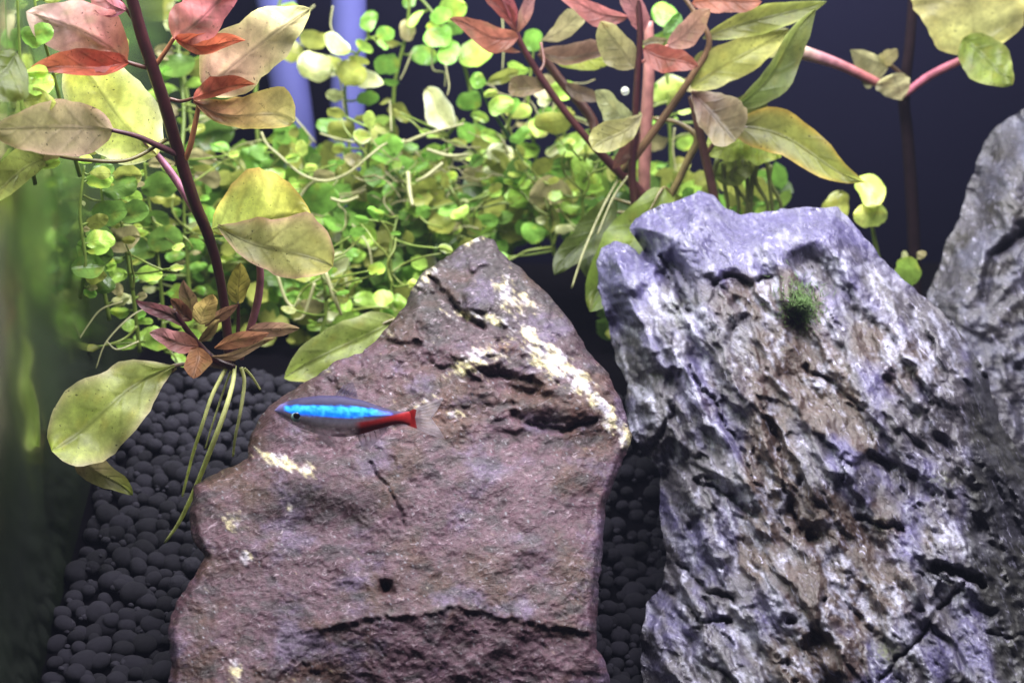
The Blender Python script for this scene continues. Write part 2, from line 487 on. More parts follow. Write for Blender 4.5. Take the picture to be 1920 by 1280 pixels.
for q in range(1500):                     # crumbs and dust between the pellets
    x = rng.uniform(XG + .002, .05); d = rng.uniform(33, 45)
    rest.append((ground_pt(x, d) + _uu * rng.uniform(0, .0017), rng.uniform(.0003, .0010)))
VV = []; FF = []; k = 0
for p, r in rest:
    a = rng.uniform(0, 6.28); ca, sa_ = math.cos(a), math.sin(a)
    R = np.array([[ca, -sa_, 0], [sa_, ca, 0], [0, 0, 1]])
    VV.append(gl @ R.T * r + p); FF.append(gf + k); k += len(gl)
fill = link('granule_mass', mesh('granule_mass', np.vstack(VV), np.vstack(FF)), M_SOIL, bed)
fill['kind'] = 'stuff'

# ------------------------------------------------------------------ rocks
def rough_poly(poly, seed, amp=3.5, step=7):
    r = np.random.RandomState(seed); pts = []
    n = len(poly)
    for i in range(n):
        a = np.array(poly[i], float); b = np.array(poly[(i + 1) % n], float)
        L = np.linalg.norm(b - a); m = max(1, int(L / step))
        for j in range(m): pts.append(a + (b - a) * j / m)
    pts = np.array(pts)
    s = np.arange(len(pts)) * 0.35
    pts[:, 0] += amp * fbm(s, s * 0 + 3.3, seed, 3) * 1.6; pts[:, 1] += amp * fbm(s, s * 0 + 8.3, seed + 5, 3) * 1.6
    return pts

def build_rock(name, poly, step, front, thick, colour, mat, label, seed):
    """front(U, V, D) -> depth in cm of the face, D = distance in px from the outline"""
    base_poly = poly; poly = rough_poly(poly, seed)
    x0, y0 = poly.min(0); x1, y1 = poly.max(0)
    us = np.arange(x0, x1 + step, step); vs = np.arange(y0, y1 + step, step)
    U, V = np.meshgrid(us, vs)
    ins = inside(U, V, poly)
    cell = ins[:-1, :-1] & ins[1:, :-1] & ins[:-1, 1:] & ins[1:, 1:]
    cnt = np.zeros(U.shape, int)
    for dy in (0, 1):
        for dx in (0, 1):
            cnt[dy:dy + cell.shape[0], dx:dx + cell.shape[1]] += cell
    used = cnt > 0; bnd = used & (cnt < 4)
    u = U[used].copy(); v = V[used].copy(); b = bnd[used]
    ids = np.full(U.shape, -1); ids[used] = np.arange(used.sum())
    D, qx, qy = dpoly(u, v, base_poly, True)
    bi = np.where(b)[0]
    D[bi], qx[bi], qy[bi] = dpoly(u[bi], v[bi], poly, True)
    snap = b & (D < step * 2.2)
    u[snap] = qx[snap]; v[snap] = qy[snap]; D[snap] = 0
    zf = front(u, v, D)
    zb = zf + thick * (1 - np.exp(-D / 70.0)) + 0.25 * fbm(u / 90, v / 90, seed + 40) * sstep(0, 60, D)
    zb = np.maximum(zb, zf + 0.02)
    n = len(u)
    inner = np.where(~snap)[0]
    bid = np.arange(n); bid[inner] = n + np.arange(len(inner))
    P = np.vstack([Wn(u, v, zf), Wn(u[inner], v[inner], zb[inner])])
    a_ = ids[:-1, :-1][cell]; b_ = ids[:-1, 1:][cell]; c_ = ids[1:, 1:][cell]; d_ = ids[1:, :-1][cell]
    Ff = np.stack([a_, d_, c_, b_], -1)
    Fb = np.stack([bid[a_], bid[b_], bid[c_], bid[d_]], -1)
    cf = colour(u, v, D)
    C = np.vstack([cf, cf[inner] * 0.9])
    base = np.array(W((x0 + x1) / 2, y1, float(np.median(zf))))
    o = link(name, mesh(name, P - base, np.vstack([Ff, Fb]), np.clip(C, 0.005, 0.9)), mat)
    o.location = base
    tag(o, label, 'rock', 'rocks standing in the tank')
    return o

def groove(U, V, pts, w, depth):
    d, _, _ = dpoly(U, V, pts)
    return depth * np.exp(-(d / w) ** 2)
def blob(U, V, cx, cy, rx, ry, ang=0):
    c, s = math.cos(math.radians(ang)), math.sin(math.radians(ang))
    a = ((U - cx) * c + (V - cy) * s) / rx; b = (-(U - cx) * s + (V - cy) * c) / ry
    return np.exp(-(a * a + b * b))
def curve_y(U, pts):
    pts = np.array(pts, float)
    return np.interp(U, pts[:, 0], pts[:, 1])

# --- rock in the middle, behind the fish
R1 = [(905,440),(925,450),(945,480),(985,510),(1020,545),(1060,590),(1085,625),(1100,655),(1140,700),(1165,750),(1185,815),(1180,840),(1160,880),
      (1137,945),(1132,1010),(1122,1100),(1118,1160),(1120,1215),(1140,1255),(1150,1330),(1150,1430),(305,1430),(310,1300),(322,1250),(315,1180),(330,1130),(365,1080),(382,1045),
      (362,1010),(355,960),(365,910),(400,890),(462,860),(470,812),(500,765),(540,735),(600,700),(625,680),(680,660),(720,620),(760,575),(775,540),(790,510),(830,485),(870,457)]
LEDGE1 = [(300,1300),(480,1215),(560,1178),(640,1168),(720,1152),(800,1150),(850,1135),(930,1150),(980,1160),(1040,1172),(1110,1180),(1200,1185)]
VEIN1 = [(985,625),(1040,670),(1080,705),(1115,745),(1150,790),(1180,828)]
def quartz1(U, V):
    n3 = fbm(U / 9, V / 9, 53, 3); st = fbm((U * .8 + V * .6) / 34, (U * -.6 + V * .8) / 9, 61, 4)
    dv, _, _ = dpoly(U, V, VEIN1)
    q = .95 * sstep(26, 2, dv + 18 * fbm(U / 24, V / 24, 62, 3))
    for (cx, cy, rx, ry, an, k) in [(905,668,62,24,-20,.85),(1035,680,75,30,35,.95),(870,690,40,24,0,.75),(955,555,45,26,50,.75),(905,595,60,14,12,.8),(985,560,30,14,40,.75),(845,700,30,14,0,.6),
                                     (530,866,58,12,22,1.2),(575,880,14,14,0,1.0),(437,980,22,22,0,.8),(462,1042,14,12,0,1.2),(542,953,7,8,0,1.1),(443,1255,14,34,0,.9),(790,760,30,12,-30,.65),(850,775,26,10,0,.85),
                                     (800,520,12,38,40,.75),(890,450,36,9,-25,.7),(1175,820,12,26,-20,1.1),(615,690,26,8,-25,.6),(725,625,12,20,40,.5),(1090,720,60,22,40,.7)]:
        q = np.maximum(q, k * blob(U, V, cx, cy, rx, ry, an))
    return sstep(.25, 1.05, q + .4 * n3 + .8 * st - .08)
def front1(U, V, D):
    V0 = V; q = quartz1(U, V)
    wx = U + 14 * fbm(U / 60, V / 60, 31); wy = V + 14 * fbm(U / 60, V / 60, 32)
    rim = 24 + 14 * fbm(U / 70, V / 70, 40)
    h = -0.28 * (1 - sstep(0, 1, D / (rim * .7))) ** 1.5 - .12 * (1 - sstep(0, 110, D))
    h = h + 0.22 * fbm(wx / 260, wy / 260, 11, 3) + 0.03 * fbm(wx / 34, wy / 30, 13, 4) + (.012 + .03 * sstep(.0, .4, fbm(U / 150, V / 150, 67, 2))) * ridged(wx / 13, wy / 11, 14, 3)
    fx_ = U + 16 * fbm(U / 40, V / 40, 33, 4); fy_ = V + 16 * fbm(U / 40, V / 40, 34, 4)
    up = sstep(880, 700, V)
    h = h + 0.10 * ridged(wx / 190, wy / 150, 35, 2) + (0.012 + .13 * up) * facets(fx_ / 62, fy_ / 46, 36) + (0.016 + .03 * up) * facets(fx_ / 19, fy_ / 15, 37)
    h = h + .016 * ridged((U * .9 + V * .4) / 26, (V * .9 - U * .4) / 7, 64, 3) + .014 * fbm(U / 5, V / 5, 65, 2)
    h = h + .035 * q * (.4 + fbm(U / 12, V / 12, 63, 3))
    U = U + 9 * fbm(U / 26, V / 26, 38, 3); V = V + 9 * fbm(U / 26 + 5, V / 26, 39, 3)
    # upper facet tips away, left shoulder tips left, right flank tips right
    h = h - 0.9 * sstep(0, 260, (640 - V) + 0.25 * (U - 900))
    h = h - 0.9 * sstep(0, 330, (640 - U) * 0.75 + (900 - V) * 0.75 - 40)
    h = h - 0.3 * sstep(0, 120, (U - 1060) - (V - 900) * 0.05) * sstep(560, 760, V)
    # below the ledge the face turns under
    s = V - curve_y(U, LEDGE1) - 6 * fbm(U / 22, V / 40, 15)
    h = h - (0.07 * sstep(0, 8, s) + 0.0050 * np.clip(s, 0, 260)) * sstep(470, 640, U)
    # shoulder edge left of the fish
    s2 = V - curve_y(U, [(300,930),(470,870),(580,880),(680,822),(760,800),(900,800)])
    h = h + 0.20 * sstep(-6, 8, s2) * (1 - sstep(740, 880, U)) * (1 - sstep(30, 200, s2))
    # crest with the pale vein, hollow below it
    h = h + 0.34 * blob(U, V, 1040, 690, 110, 42, 38) + 0.26 * blob(U, V, 890, 665, 60, 34, 10) + 0.22 * blob(U, V, 890, 555, 70, 34, 25)
    h = h - 0.42 * blob(U, V, 930, 702, 30, 13, 5) - 0.16 * blob(U, V, 985, 735, 60, 9, 12)
    h = h + 0.30 * blob(U, V, 1060, 765, 75, 30, 5) - 0.20 * groove(U, V, [(960,778),(1010,800),(1060,806),(1112,790)], 6, 1)
    h = h - groove(U, V, [(806,520),(845,565),(862,590),(905,612)], 5, .35) - groove(U, V, [(690,865),(716,902),(728,915),(752,960),(760,985)], 3, .10)
    h = h - .5 * blob(U, V, 724, 1100, 9, 12)
    z = 0.1 - 5.2 * (V0 - 440) / 840.0
    return z - h
def colour1(U, V, D):
    n1 = fbm(U / 170, V / 170, 51, 3)[:, None]; n2 = fbm(U / 40, V / 40, 52, 4)[:, None]; n3 = fbm(U / 9, V / 9, 53, 3)
    mauve = lin((172, 120, 142)); brown = lin((150, 102, 90)); grey = lin((112, 96, 98)); pale = lin((184, 158, 206))
    c = mauve + (brown - mauve) * sstep(-.1, .45, n1 + 0.4 * n2) + 0 * n2
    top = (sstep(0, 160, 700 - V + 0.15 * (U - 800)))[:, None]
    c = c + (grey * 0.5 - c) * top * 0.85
    c = c + (pale - c) * (0.75 * sstep(.05, .45, fbm(U / 120 + 4, V / 90, 54, 4) + .2 * n3))[:, None]
    lay = sstep(.1, .5, fbm((U * .9 - V * .3) / 90 + 2, (U * .3 + V * .9) / 26, 59, 4))[:, None]
    c = c + (lin((100, 84, 80)) - c) * lay * .6
    c = c + (lin((92, 88, 96)) - c) * (.55 * sstep(.1, .4, fbm(U / 60 + 14, V / 34, 60, 4)))[:, None]
    c = c + (brown * 0.75 - c) * (0.7 * sstep(.0, .4, fbm(U / 80 + 9, V / 50, 55, 4)) * sstep(60, -140, (V - 940) + (U - 520) * .4))[:, None]
    q = quartz1(U, V)
    cream = lin((246, 232, 180)) * 3.4; crw = lin((238, 230, 244)) * 3.2
    mixq = sstep(-.2, .3, fbm(U / 26, V / 26, 57, 3))[:, None]
    c = c + ((cream * (1 - mixq) + crw * mixq) * 1.0 - c) * q[:, None]
    rust = 0.8 * np.maximum(blob(U, V, 800, 780, 50, 26), blob(U, V, 950, 655, 40, 14)) * sstep(0, .4, n3 + .25)
    c = c + (lin((176, 110, 80)) - c) * rust[:, None]
    c = c * (1 + 0.42 * n3)[:, None]
    dkg = sstep(.3, .55, fbm((U * .9 + V * .4) / 14 + 11, (V * .9 - U * .4) / 6, 66, 3))[:, None]
    c = c + (lin((70, 56, 58)) - c) * dkg * .6
    # small pale grains
    g = sstep(.5, .62, fbm(U / 7 + 40, V / 7, 58, 2))[:, None]
    c = c + (lin((225, 215, 230)) - c) * g * 0.8 * 1.8
    return c * 0.16
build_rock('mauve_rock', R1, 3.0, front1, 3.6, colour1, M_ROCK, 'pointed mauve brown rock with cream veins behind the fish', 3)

# --- large grey rock to the right
R2 = [(1118,490),(1126,466),(1150,450),(1178,456),(1200,478),(1208,470),(1178,428),(1190,410),(1240,385),(1275,375),(1310,355),(1335,365),(1365,395),(1390,402),(1450,395),(1500,390),(1570,388),(1590,410),
      (1625,450),(1660,490),(1700,530),(1750,570),(1790,610),(1820,650),(1850,700),(1862,740),(1875,790),(1900,830),(1940,880),(1990,960),(2050,1100),(2080,1440),
      (1190,1440),(1205,1280),(1200,1200),(1215,1130),(1240,1100),(1250,1050),(1238,985),(1236,930),(1238,890),(1210,850),(1182,810),(1172,760),(1176,720),(1156,680),(1146,640),(1136,590),(1122,540)]
def front2(U, V, D):
    wx = U + 26 * fbm(U / 90, V / 90, 71); wy = V + 26 * fbm(U / 90, V / 90, 72)
    ac = 0.85 * wx - 0.53 * wy; al = 0.53 * wx + 0.85 * wy
    cap = sstep(30, -20, V - curve_y(U, [(1100,640),(1180,560),(1260,470),(1320,520),(1440,505),(1500,470),(1600,455),(1700,530)]))
    leftm = sstep(1500, 1300, U)
    rim = 70 + 40 * fbm(U / 90, V / 90, 70)
    h = -1.3 * (1 - sstep(0, 1, D / rim)) ** 1.5 - .7 * (1 - sstep(0, 190, D))
    h = h + 0.26 * fbm(wx / 240, wy / 240, 75, 3)
    fx_ = U + 15 * fbm(U / 45, V / 45, 83, 4); fy_ = V + 15 * fbm(U / 45, V / 45, 84, 4)
    fc = 0.88 * fx_ - 0.47 * fy_; fl = 0.47 * fx_ + 0.88 * fy_
    rough_ = sstep(-.25, .3, fbm(U / 140, V / 140, 90, 2))
    h = h + (0.42 * facets(fc / 90, fl / 260, 85) + (.10 + .20 * rough_) * facets(fc / 48, fl / 110, 86) + (.03 + .10 * rough_) * facets(fc / 20, fl / 44, 87, None, 30)) * (1 - .85 * cap)
    h = h + (0.20 + .14 * leftm) * ridged(fc / 58, fl / 300, 73, 2) * (1 - .8 * cap) + .05 * ridged(fx_ / 34, fy_ / 30, 97, 3) * cap + .05 * facets(fx_ / 60, fy_ / 40, 98) * cap
    h = h + 0.045 * ridged(fc / 11, fl / 40, 77, 3) + .02 * fbm(wx / 12, wy / 12, 76, 3)
    U0, V0 = U, V
    U = U + 12 * fbm(U / 26, V / 26, 88, 3); V = V + 12 * fbm(U0 / 26 + 5, V / 26, 89, 3)
    # terraces: broken layers step down to the right
    tz = ac / 95 + 0.5 * fbm(wx / 130, wy / 130, 78, 3)
    h = h + 0.30 * (sstep(0.0, 0.22, tz - np.floor(tz)) - (tz - np.floor(tz))) * (1 - 0.8 * cap)
    h = h + 0.45 * cap                                            # smooth cap stands proud
    h = h - groove(U, V, [(1196,452),(1225,490),(1262,535),(1290,580)], 8.2, 0.61)
    h = h - groove(U, V, [(1240,480),(1262,520),(1285,560)], 3.9, 0.28)
    h = h - groove(U, V, [(1335,532),(1370,515),(1410,528),(1440,520)], 3.9, 0.22)
    h = h - groove(U, V, [(1210,860),(1260,780),(1275,700)], 5.5, 0.19) - groove(U, V, [(1290,690),(1340,760),(1390,850),(1420,910)], 3.9, 0.25)
    h = h - groove(U, V, [(1430,760),(1462,830),(1470,900),(1500,1000)], 3.0, 0.19) - groove(U, V, [(1510,690),(1560,720),(1620,765)], 4.4, 0.28)
    h = h - groove(U, V, [(1310,900),(1365,930),(1412,965)], 6.6, 0.39) - groove(U, V, [(1275,1060),(1320,1100),(1380,1130)], 3.9, 0.33) - groove(U, V, [(1265,1115),(1310,1160),(1365,1165)], 4.4, 0.33)
    h = h - groove(U, V, [(1752,1062),(1790,1068),(1822,1082),(1842,1100)], 7.2, 0.88) - groove(U, V, [(1810,1095),(1760,1140),(1725,1200),(1660,1260),(1640,1300)], 3.3, 0.28)
    h = h - groove(U, V, [(1610,970),(1650,985),(1690,990)], 4.4, 0.28) - groove(U, V, [(1850,1185),(1890,1195),(1930,1190)], 3.3, 0.22)
    for (cx, cy, r) in [(1480,1162,10),(1475,1245,13),(1545,1125,8),(1500,905,10),(1520,1005,16),(1360,1165,9)]:
        h = h - 0.35 * blob(U, V, cx, cy, r * .7, r * .8)
    # right flank turns away behind an upright edge
    edge = curve_y(V, [(560,1740),(650,1803),(900,1806),(1000,1792),(1150,1830),(1300,1870)])
    h = h - 2.6 * sstep(0, 190, U - edge + 5 * fbm(U / 20, V / 30, 79)) * sstep(560, 680, V)
    h = h + 0.35 * blob(U, V, 1720, 700, 120, 170, 20) + 0.3 * blob(U, V, 1580, 900, 120, 70, 30) + 0.25 * blob(U, V, 1480, 1110, 90, 60, 20)
    z = 1.0 - 4.4 * (V0 - 380) / 900.0 + 0.4 * (1500 - U0) / 400 * (U0 < 1500)
    return z - h
def colour2(U, V, D):
    ac = 0.85 * U - 0.53 * V; al = 0.53 * U + 0.85 * V
    n1 = fbm(ac / 85, al / 190, 91, 4); n2 = fbm(U / 30, V / 30, 92, 4); n3 = fbm(U / 8, V / 8, 93, 3)
    lav = lin((154, 144, 214)); grey = lin((138, 130, 142)); brown = lin((122, 94, 78)); pale = lin((226, 224, 250)) * 1.6; olive = lin((112, 112, 100))
    c = np.tile(grey, (len(U), 1))
    cap = sstep(40, -30, V - curve_y(U, [(1100,660),(1180,600),(1260,500),(1320,520),(1440,500),(1500,470),(1600,455),(1700,530)]))
    c = c + (lav - c) * np.clip(sstep(-.15, .35, n1 + .3 * n2) * .8 + cap, 0, 1)[:, None]
    br = np.zeros(len(U))
    for (cx, cy, rx, ry, an, st) in [(1470,560,110,60,10,1.1),(1500,720,90,130,-25,1.2),(1450,880,60,170,0,1.3),(1560,980,120,80,30,1.1),(1640,640,60,60,0,.7),(1420,1010,50,80,0,1.0),(1600,1120,150,90,20,1.2),
                                     (1540,1230,110,70,0,1.1),(1330,760,40,80,-25,.6),(1620,830,50,40,0,.6),(1700,680,50,60,0,.8),(1760,1000,40,40,0,.8)]:
        br = np.maximum(br, st * blob(U, V, cx, cy, rx, ry, an))
    fx_ = U + 15 * fbm(U / 45, V / 45, 83, 4); fy_ = V + 15 * fbm(U / 45, V / 45, 84, 4)
    fc = 0.88 * fx_ - 0.47 * fy_; fl = 0.47 * fx_ + 0.88 * fy_
    id1 = np.zeros(len(U)); facets(fc / 90, fl / 260, 85, id1); id2 = np.zeros(len(U)); facets(fc / 48, fl / 110, 86, id2)
    br = sstep(.36, .66, br * .9 + .6 * (id1 - .5) + .3 * (id2 - .5) + .2 * n2) * (1 - cap * .9)
    c = c + (brown - c) * br[:, None] * .92
    wh = sstep(.34, .8, ridged(fc / 34, fl / 90, 94, 4) * .7 + .25 * n3 + .3 * n2 + .35 * (.5 - id2))
    c = c + (pale - c) * (wh * .85 * (1 - .4 * cap))[:, None]
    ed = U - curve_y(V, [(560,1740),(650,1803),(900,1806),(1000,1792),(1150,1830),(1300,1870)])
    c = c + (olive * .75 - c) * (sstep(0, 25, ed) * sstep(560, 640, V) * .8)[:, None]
    gr = .75 * np.maximum.reduce([blob(U, V, 1660, 1225, 30, 24), .7 * blob(U, V, 1270, 580, 30, 26), .7 * blob(U, V, 1760, 900, 34, 16), .6 * blob(U, V, 1655, 985, 20, 18)])
    c = c + (lin((150, 160, 84)) - c) * (gr * sstep(-.3, .3, n3))[:, None]
    return c * (1 + .26 * n3)[:, None] * 0.235 * (1 - .22 * cap)[:, None]
build_rock('grey_rock', R2, 3.0, front2, 4.2, colour2, M_ROCK2, 'large craggy grey rock with lavender cap and brown patches', 8)

# --- rock at the right edge, further back
R3 = [(1905,215),(1870,236),(1846,266),(1826,320),(1812,360),(1800,410),(1776,450),(1765,490),(1742,540),(1728,580),(1722,700),(1760,1000),(2200,1000),(2240,420),(2120,230),(2000,180),(1950,185)]
def front3(U, V, D):
    wx = U + 20 * fbm(U / 80, V / 80, 111); wy = V + 20 * fbm(U / 80, V / 80, 112)
    ac = 0.9 * wx - 0.43 * wy; al = 0.43 * wx + 0.9 * wy
    h = -1.8 * (1 - sstep(0, 110, D)) ** 1.7
    h = h + 0.22 * ridged(wx / 90, wy / 90, 113, 4) + 0.3 * ridged(ac / 90, al / 240, 114, 3) + .12 * fbm(wx / 26, wy / 26, 115, 4) + .05 * ridged(wx / 12, wy / 12, 116, 2)
    h = h - groove(U, V, [(1930,430),(1860,480),(1845,560)], 9, .5)
    return 5.4 - 1.8 * (V - 200) / 600.0 - h
def colour3(U, V, D):
    n1 = fbm(U / 90, V / 90, 121, 4); n2 = fbm(U / 20, V / 20, 122, 4); n3 = fbm(U / 8, V / 8, 123, 3)
    c = lin((118, 112, 124)) + (lin((150, 148, 176)) - lin((118, 112, 124))) * sstep(-.1, .4, n1 + .4 * n2)[:, None]
    c = c + (lin((92, 84, 74)) - c) * (sstep(.0, .4, fbm(U / 60 + 7, V / 60, 124, 4)) * .8)[:, None]
    c = c + (lin((206, 206, 224)) - c) * (sstep(.3, .6, n2 * .7 + n3 * .6) * .6)[:, None]
    return c * (1 + .3 * n3)[:, None] * 0.22
build_rock('dark_rock', R3, 4.0, front3, 3.5, colour3, M_ROCK2, 'dark grey rock standing at the right edge behind the craggy rock', 12)

# ------------------------------------------------------------------ leaves
KC = 0.95                       # pigment albedo against the colour seen in the lit photograph
def prof(t, shape):
    p, q = {'ovate': (.55, .75), 'lance': (.85, .95), 'round': (.5, .5), 'obovate': (.95, .5), 'acute': (.6, 1.05)}[shape]
    w = np.power(np.clip(t, 0, 1), p) * np.power(np.clip(1 - t, 0, 1), q)
    tm = p / (p + q)
    return w / (tm ** p * (1 - tm) ** q)

def leaf(root, base, tip, a, b, shape='ovate', c0=(170, 185, 100), c1=None, ce=None, fold=0.25, bend=(0, 0, 0), wave=0.08, curl=0.0, seed=0,
         mat=None, nt=18, ns=7, name='leaf', kc=None, roll=0.0):
    """base/tip (px, py, dep); a, b half widths in px on the upper and lower side (of the direction base->tip)"""
    base = np.array(base, float); tip = np.array(tip, float)
    e = tip[:2] - base[:2]; L = max(np.linalg.norm(e), 1e-6); e /= L
    nrm = np.array((e[1], -e[0]))
    t = np.linspace(0, 1, nt)
    t = .5 * t + .5 * (1 - np.cos(np.pi * t)) / 2 if shape != 'round' else (1 - np.cos(np.pi * t)) / 2
    s = np.linspace(-1, 1, 2 * ns + 1)
    T, S = np.meshgrid(t, s, indexing='ij')
    w = prof(T, shape)
    w = np.where(T < 1e-6, 0.05, np.where(T > 1 - 1e-6, 0.0, w))
    r = np.random.RandomState(seed + 1)
    ph = r.rand(4) * 6.28
    jag = 1 + 0.22 * perlin(T * 3.2 + ph[0], (S > 0) * 7.7 + ph[1] + 0 * T, 900 + seed % 90) + 0.08 * perlin(T * 11 + ph[1], (S > 0) * 5.5 + ph[0] + 0 * T, 950)
    off = np.where(S > 0, S * a, S * b) * w * jag
    bx = 4 * T * (1 - T)
    sw = (r.rand() - .5) * .16 * L
    X_w = nrm[0] * sw * np.sin(T * 5.2); Y_w = nrm[1] * sw * np.sin(T * 5.2)
    X = base[0] + (tip[0] - base[0]) * T + bend[0] * bx + nrm[0] * off + X_w
    Y = base[1] + (tip[1] - base[1]) * T + bend[1] * bx + nrm[1] * off + Y_w
    Z = base[2] + (tip[2] - base[2]) * T + bend[2] * bx
    wide = (a + b) * 0.5 / 100.0
    Z = Z + .10 * wide * np.exp(-(S / .16) ** 2) - .16 * wide * w * np.abs(S) ** 3 * np.sin(T * 16 + ph[0] + 2 * (S > 0)) * (mat is None)
    Z = Z - fold * np.abs(S) ** 1.3 * w * wide * 1.1 + curl * T ** 2 + roll * S * w * wide
    Z = Z + (wave * 1.8 + .06) * wide * (np.sin(T * 8 + ph[2]) * S * np.abs(S) + 0.5 * np.sin(T * 13 + ph[3] + S * 2))
    c0 = lin(c0); c1 = lin(c1) if c1 is not None else c0 * 1.08
    C = c0 + (c1 - c0) * T[..., None]
    if ce is not None:
        C = C + (lin(ce) - C) * (0.75 * np.abs(S) ** 5)[..., None]
    n = fbm(X / 40 + seed * 3.1, Y / 40, 200 + seed % 50, 3)[..., None]
    C = C * (1 + 0.34 * n)
    blot = sstep(.12, .42, fbm(X / 26 + seed * 1.7, Y / 26, 240 + seed % 40, 4))[..., None]
    C = C + (C[..., [1, 1, 2]] * np.array((1.12, 1.0, .75)) - C) * blot * .4
    redness = sstep(1.35, 2.2, C[..., 0] / (C[..., 1] + 1e-4))[..., None]
    C = C * (1 - .30 * redness) * (1 - .12 * redness * np.array((0, 0, -1.5)))
    C = np.clip(C * (KC if kc is None else kc), 0.004, 0.8)
    P = Wn(X.ravel(), Y.ravel(), Z.ravel()) - np.array(root.location)
    i = np.arange(T.size).reshape(T.shape)
    Fq = np.stack([i[:-1, :-1], i[:-1, 1:], i[1:, 1:], i[1:, :-1]], -1).reshape(-1, 4)
    uv = np.stack([T.ravel(), (S.ravel() + 1) / 2], -1)
    return link(name, mesh(name, P, Fq, C.reshape(-1, 3), uv), mat or M_LEAF, root)

MAROON = lin((72, 30, 34)) * .45; PINK = lin((190, 120, 150)) * .6; OLIVE = lin((120, 110, 60)) * .6; BROWN = lin((110, 66, 52)) * .7
TAN = (176, 170, 122); LIME = (196, 208, 106); YEL = (208, 204, 96); RED = (206, 112, 92); SALM = (216, 138, 118); GPINK = (176, 156, 140); ORANGE = (206, 126, 84)

# --- A: tall dark-stemmed plant on the left
A = empty('stem_plant', W(430, 690, -0.8), 'tall dark red stem plant with red and yellow green leaves on the left', 'plant', 'broad leaved stem plants')
SA = [(430, 692, -.8), (424, 600, -1.0), (410, 510, -1.3), (390, 440, -1.6), (365, 380, -2.0), (335, 287, -2.4), (310, 200, -2.8), (287, 130, -3.1), (264, 60, -3.4), (240, -30, -3.8)]
stalk('stem', A, SA, [9, 9, 11, 12, 12, 11], MAROON, M_STEM, 50, 10)
def pet(root, pts, r, col): return stalk('petiole', root, pts, r, col, M_STEM)
leaf(A, (238,116,-3.2), (50,20,-4.6), 62, 60, 'ovate', RED, (190,166,160), None, .5, (6,-8,0), .2, seed=1)
leaf(A, (242,118,-3.4), (41,160,-4.9), 14, 34, 'acute', (214,104,74), (206,118,84), None, .8, (0,-18,0), .15, seed=2)
pet(A, [(283,128,-3.1),(262,124,-3.15),(236,116,-3.2)], [5,4], BROWN)
leaf(A, (295,290,-1.9), (118,98,-3.0), 78, 74, 'ovate', (206,212,126), (226,220,112), (236,234,180), .15, (0,0,0), .12, seed=3, nt=22, ns=8, kc=1.2)
pet(A, [(393,438,-1.6),(368,398,-1.7),(335,345,-1.75),(300,297,-1.85),(262,255,-2.05)], [7,8,7,3], PINK)
leaf(A, (212,243,-3.3), (-18,243,-6.9), 56, 46, 'ovate', (168,148,128), (184,170,124), (206,170,150), .3, (0,-4,0), .12, seed=4, nt=20, ns=7)
pet(A, [(336,292,-2.4),(300,275,-2.7),(255,255,-3.0),(205,243,-3.3)], [6,6,5,4], lin((92,56,64)) * .7)
leaf(A, (104,292,-4.0), (-50,372,-6.9), 22, 40, 'lance', (150,160,90), (176,188,92), None, .2, (0,6,0), .1, seed=5)
leaf(A, (30,98,-6.0), (-60,190,-7.2), 60, 40, 'ovate', (128,140,72), (150,164,84), None, .2, seed=6, kc=.6)
pet(A, [(312,262,-2.5),(240,300,-3.0),(160,300,-3.5),(104,292,-4.0)], [4,4,3], OLIVE)
leaf(A, (325,72,-3.3), (452,-18,-4.2), 60, 40, 'ovate', SALM, (218,124,132), None, .5, (0,-6,0), .2, seed=7)
leaf(A, (328,72,-3.4), (460,83,-4.0), 26, 14, 'acute', (214,116,76), (200,104,70), None, .9, (0,6,0), .2, seed=8)
pet(A, [(292,122,-3.1),(308,100,-3.2),(326,72,-3.3)], [5,4], ORANGE and lin((190,120,84)) * .6)
leaf(A, (384,172,-2.9), (582,16,-4.4), 66, 56, 'ovate', (200,150,132), TAN, (206,196,140), .2, (-6,-2,0), .14, seed=9, nt=22, ns=8)
leaf(A, (362,186,-2.9), (480,160,-3.6), 26, 10, 'acute', RED, (204,118,76), None, .8, (0,-8,0), .15, seed=10)
leaf(A, (362,190,-2.8), (550,240,-3.8), 52, 26, 'obovate', (184,106,84), (188,182,112), (214,190,110), .4, (0,-4,0), .2, seed=11)
pet(A, [(344,308,-2.3),(357,272,-2.5),(370,212,-2.75),(372,188,-2.85)], [5,6,5,4], lin((196,128,90)) * .6)
pet(A, [(318,186,-2.75),(340,190,-2.75),(364,184,-2.85)], [4,3], BROWN)
pet(A, [(290,120,-3.1),(270,70,-3.2),(225,0,-3.6),(200,-40,-3.8)], [4,3], BROWN)
leaf(A, (236,20,-3.9), (150,-40,-4.2), 26, 20, 'ovate', (196,120,130), SALM, None, .4, seed=12)
leaf(A, (398,430,-1.5), (585,408,-2.6), 92, 22, 'ovate', (186,200,104), YEL, (226,180,100), .25, (0,-6,0), .12, seed=13, nt=22, ns=8, kc=1.1)
leaf(A, (408,424,-1.7), (622,506,-3.2), 70, 44, 'obovate', (142,140,104), (190,188,108), (206,160,140), .35, (-4,-2,-.3), .14, seed=14, nt=22, ns=8)
pet(A, [(452,672,-.9),(462,640,-1.2),(484,560,-1.6),(487,500,-2.0),(470,470,-2.2)], [5,7,8,7,4], lin((170,108,120)) * .6)

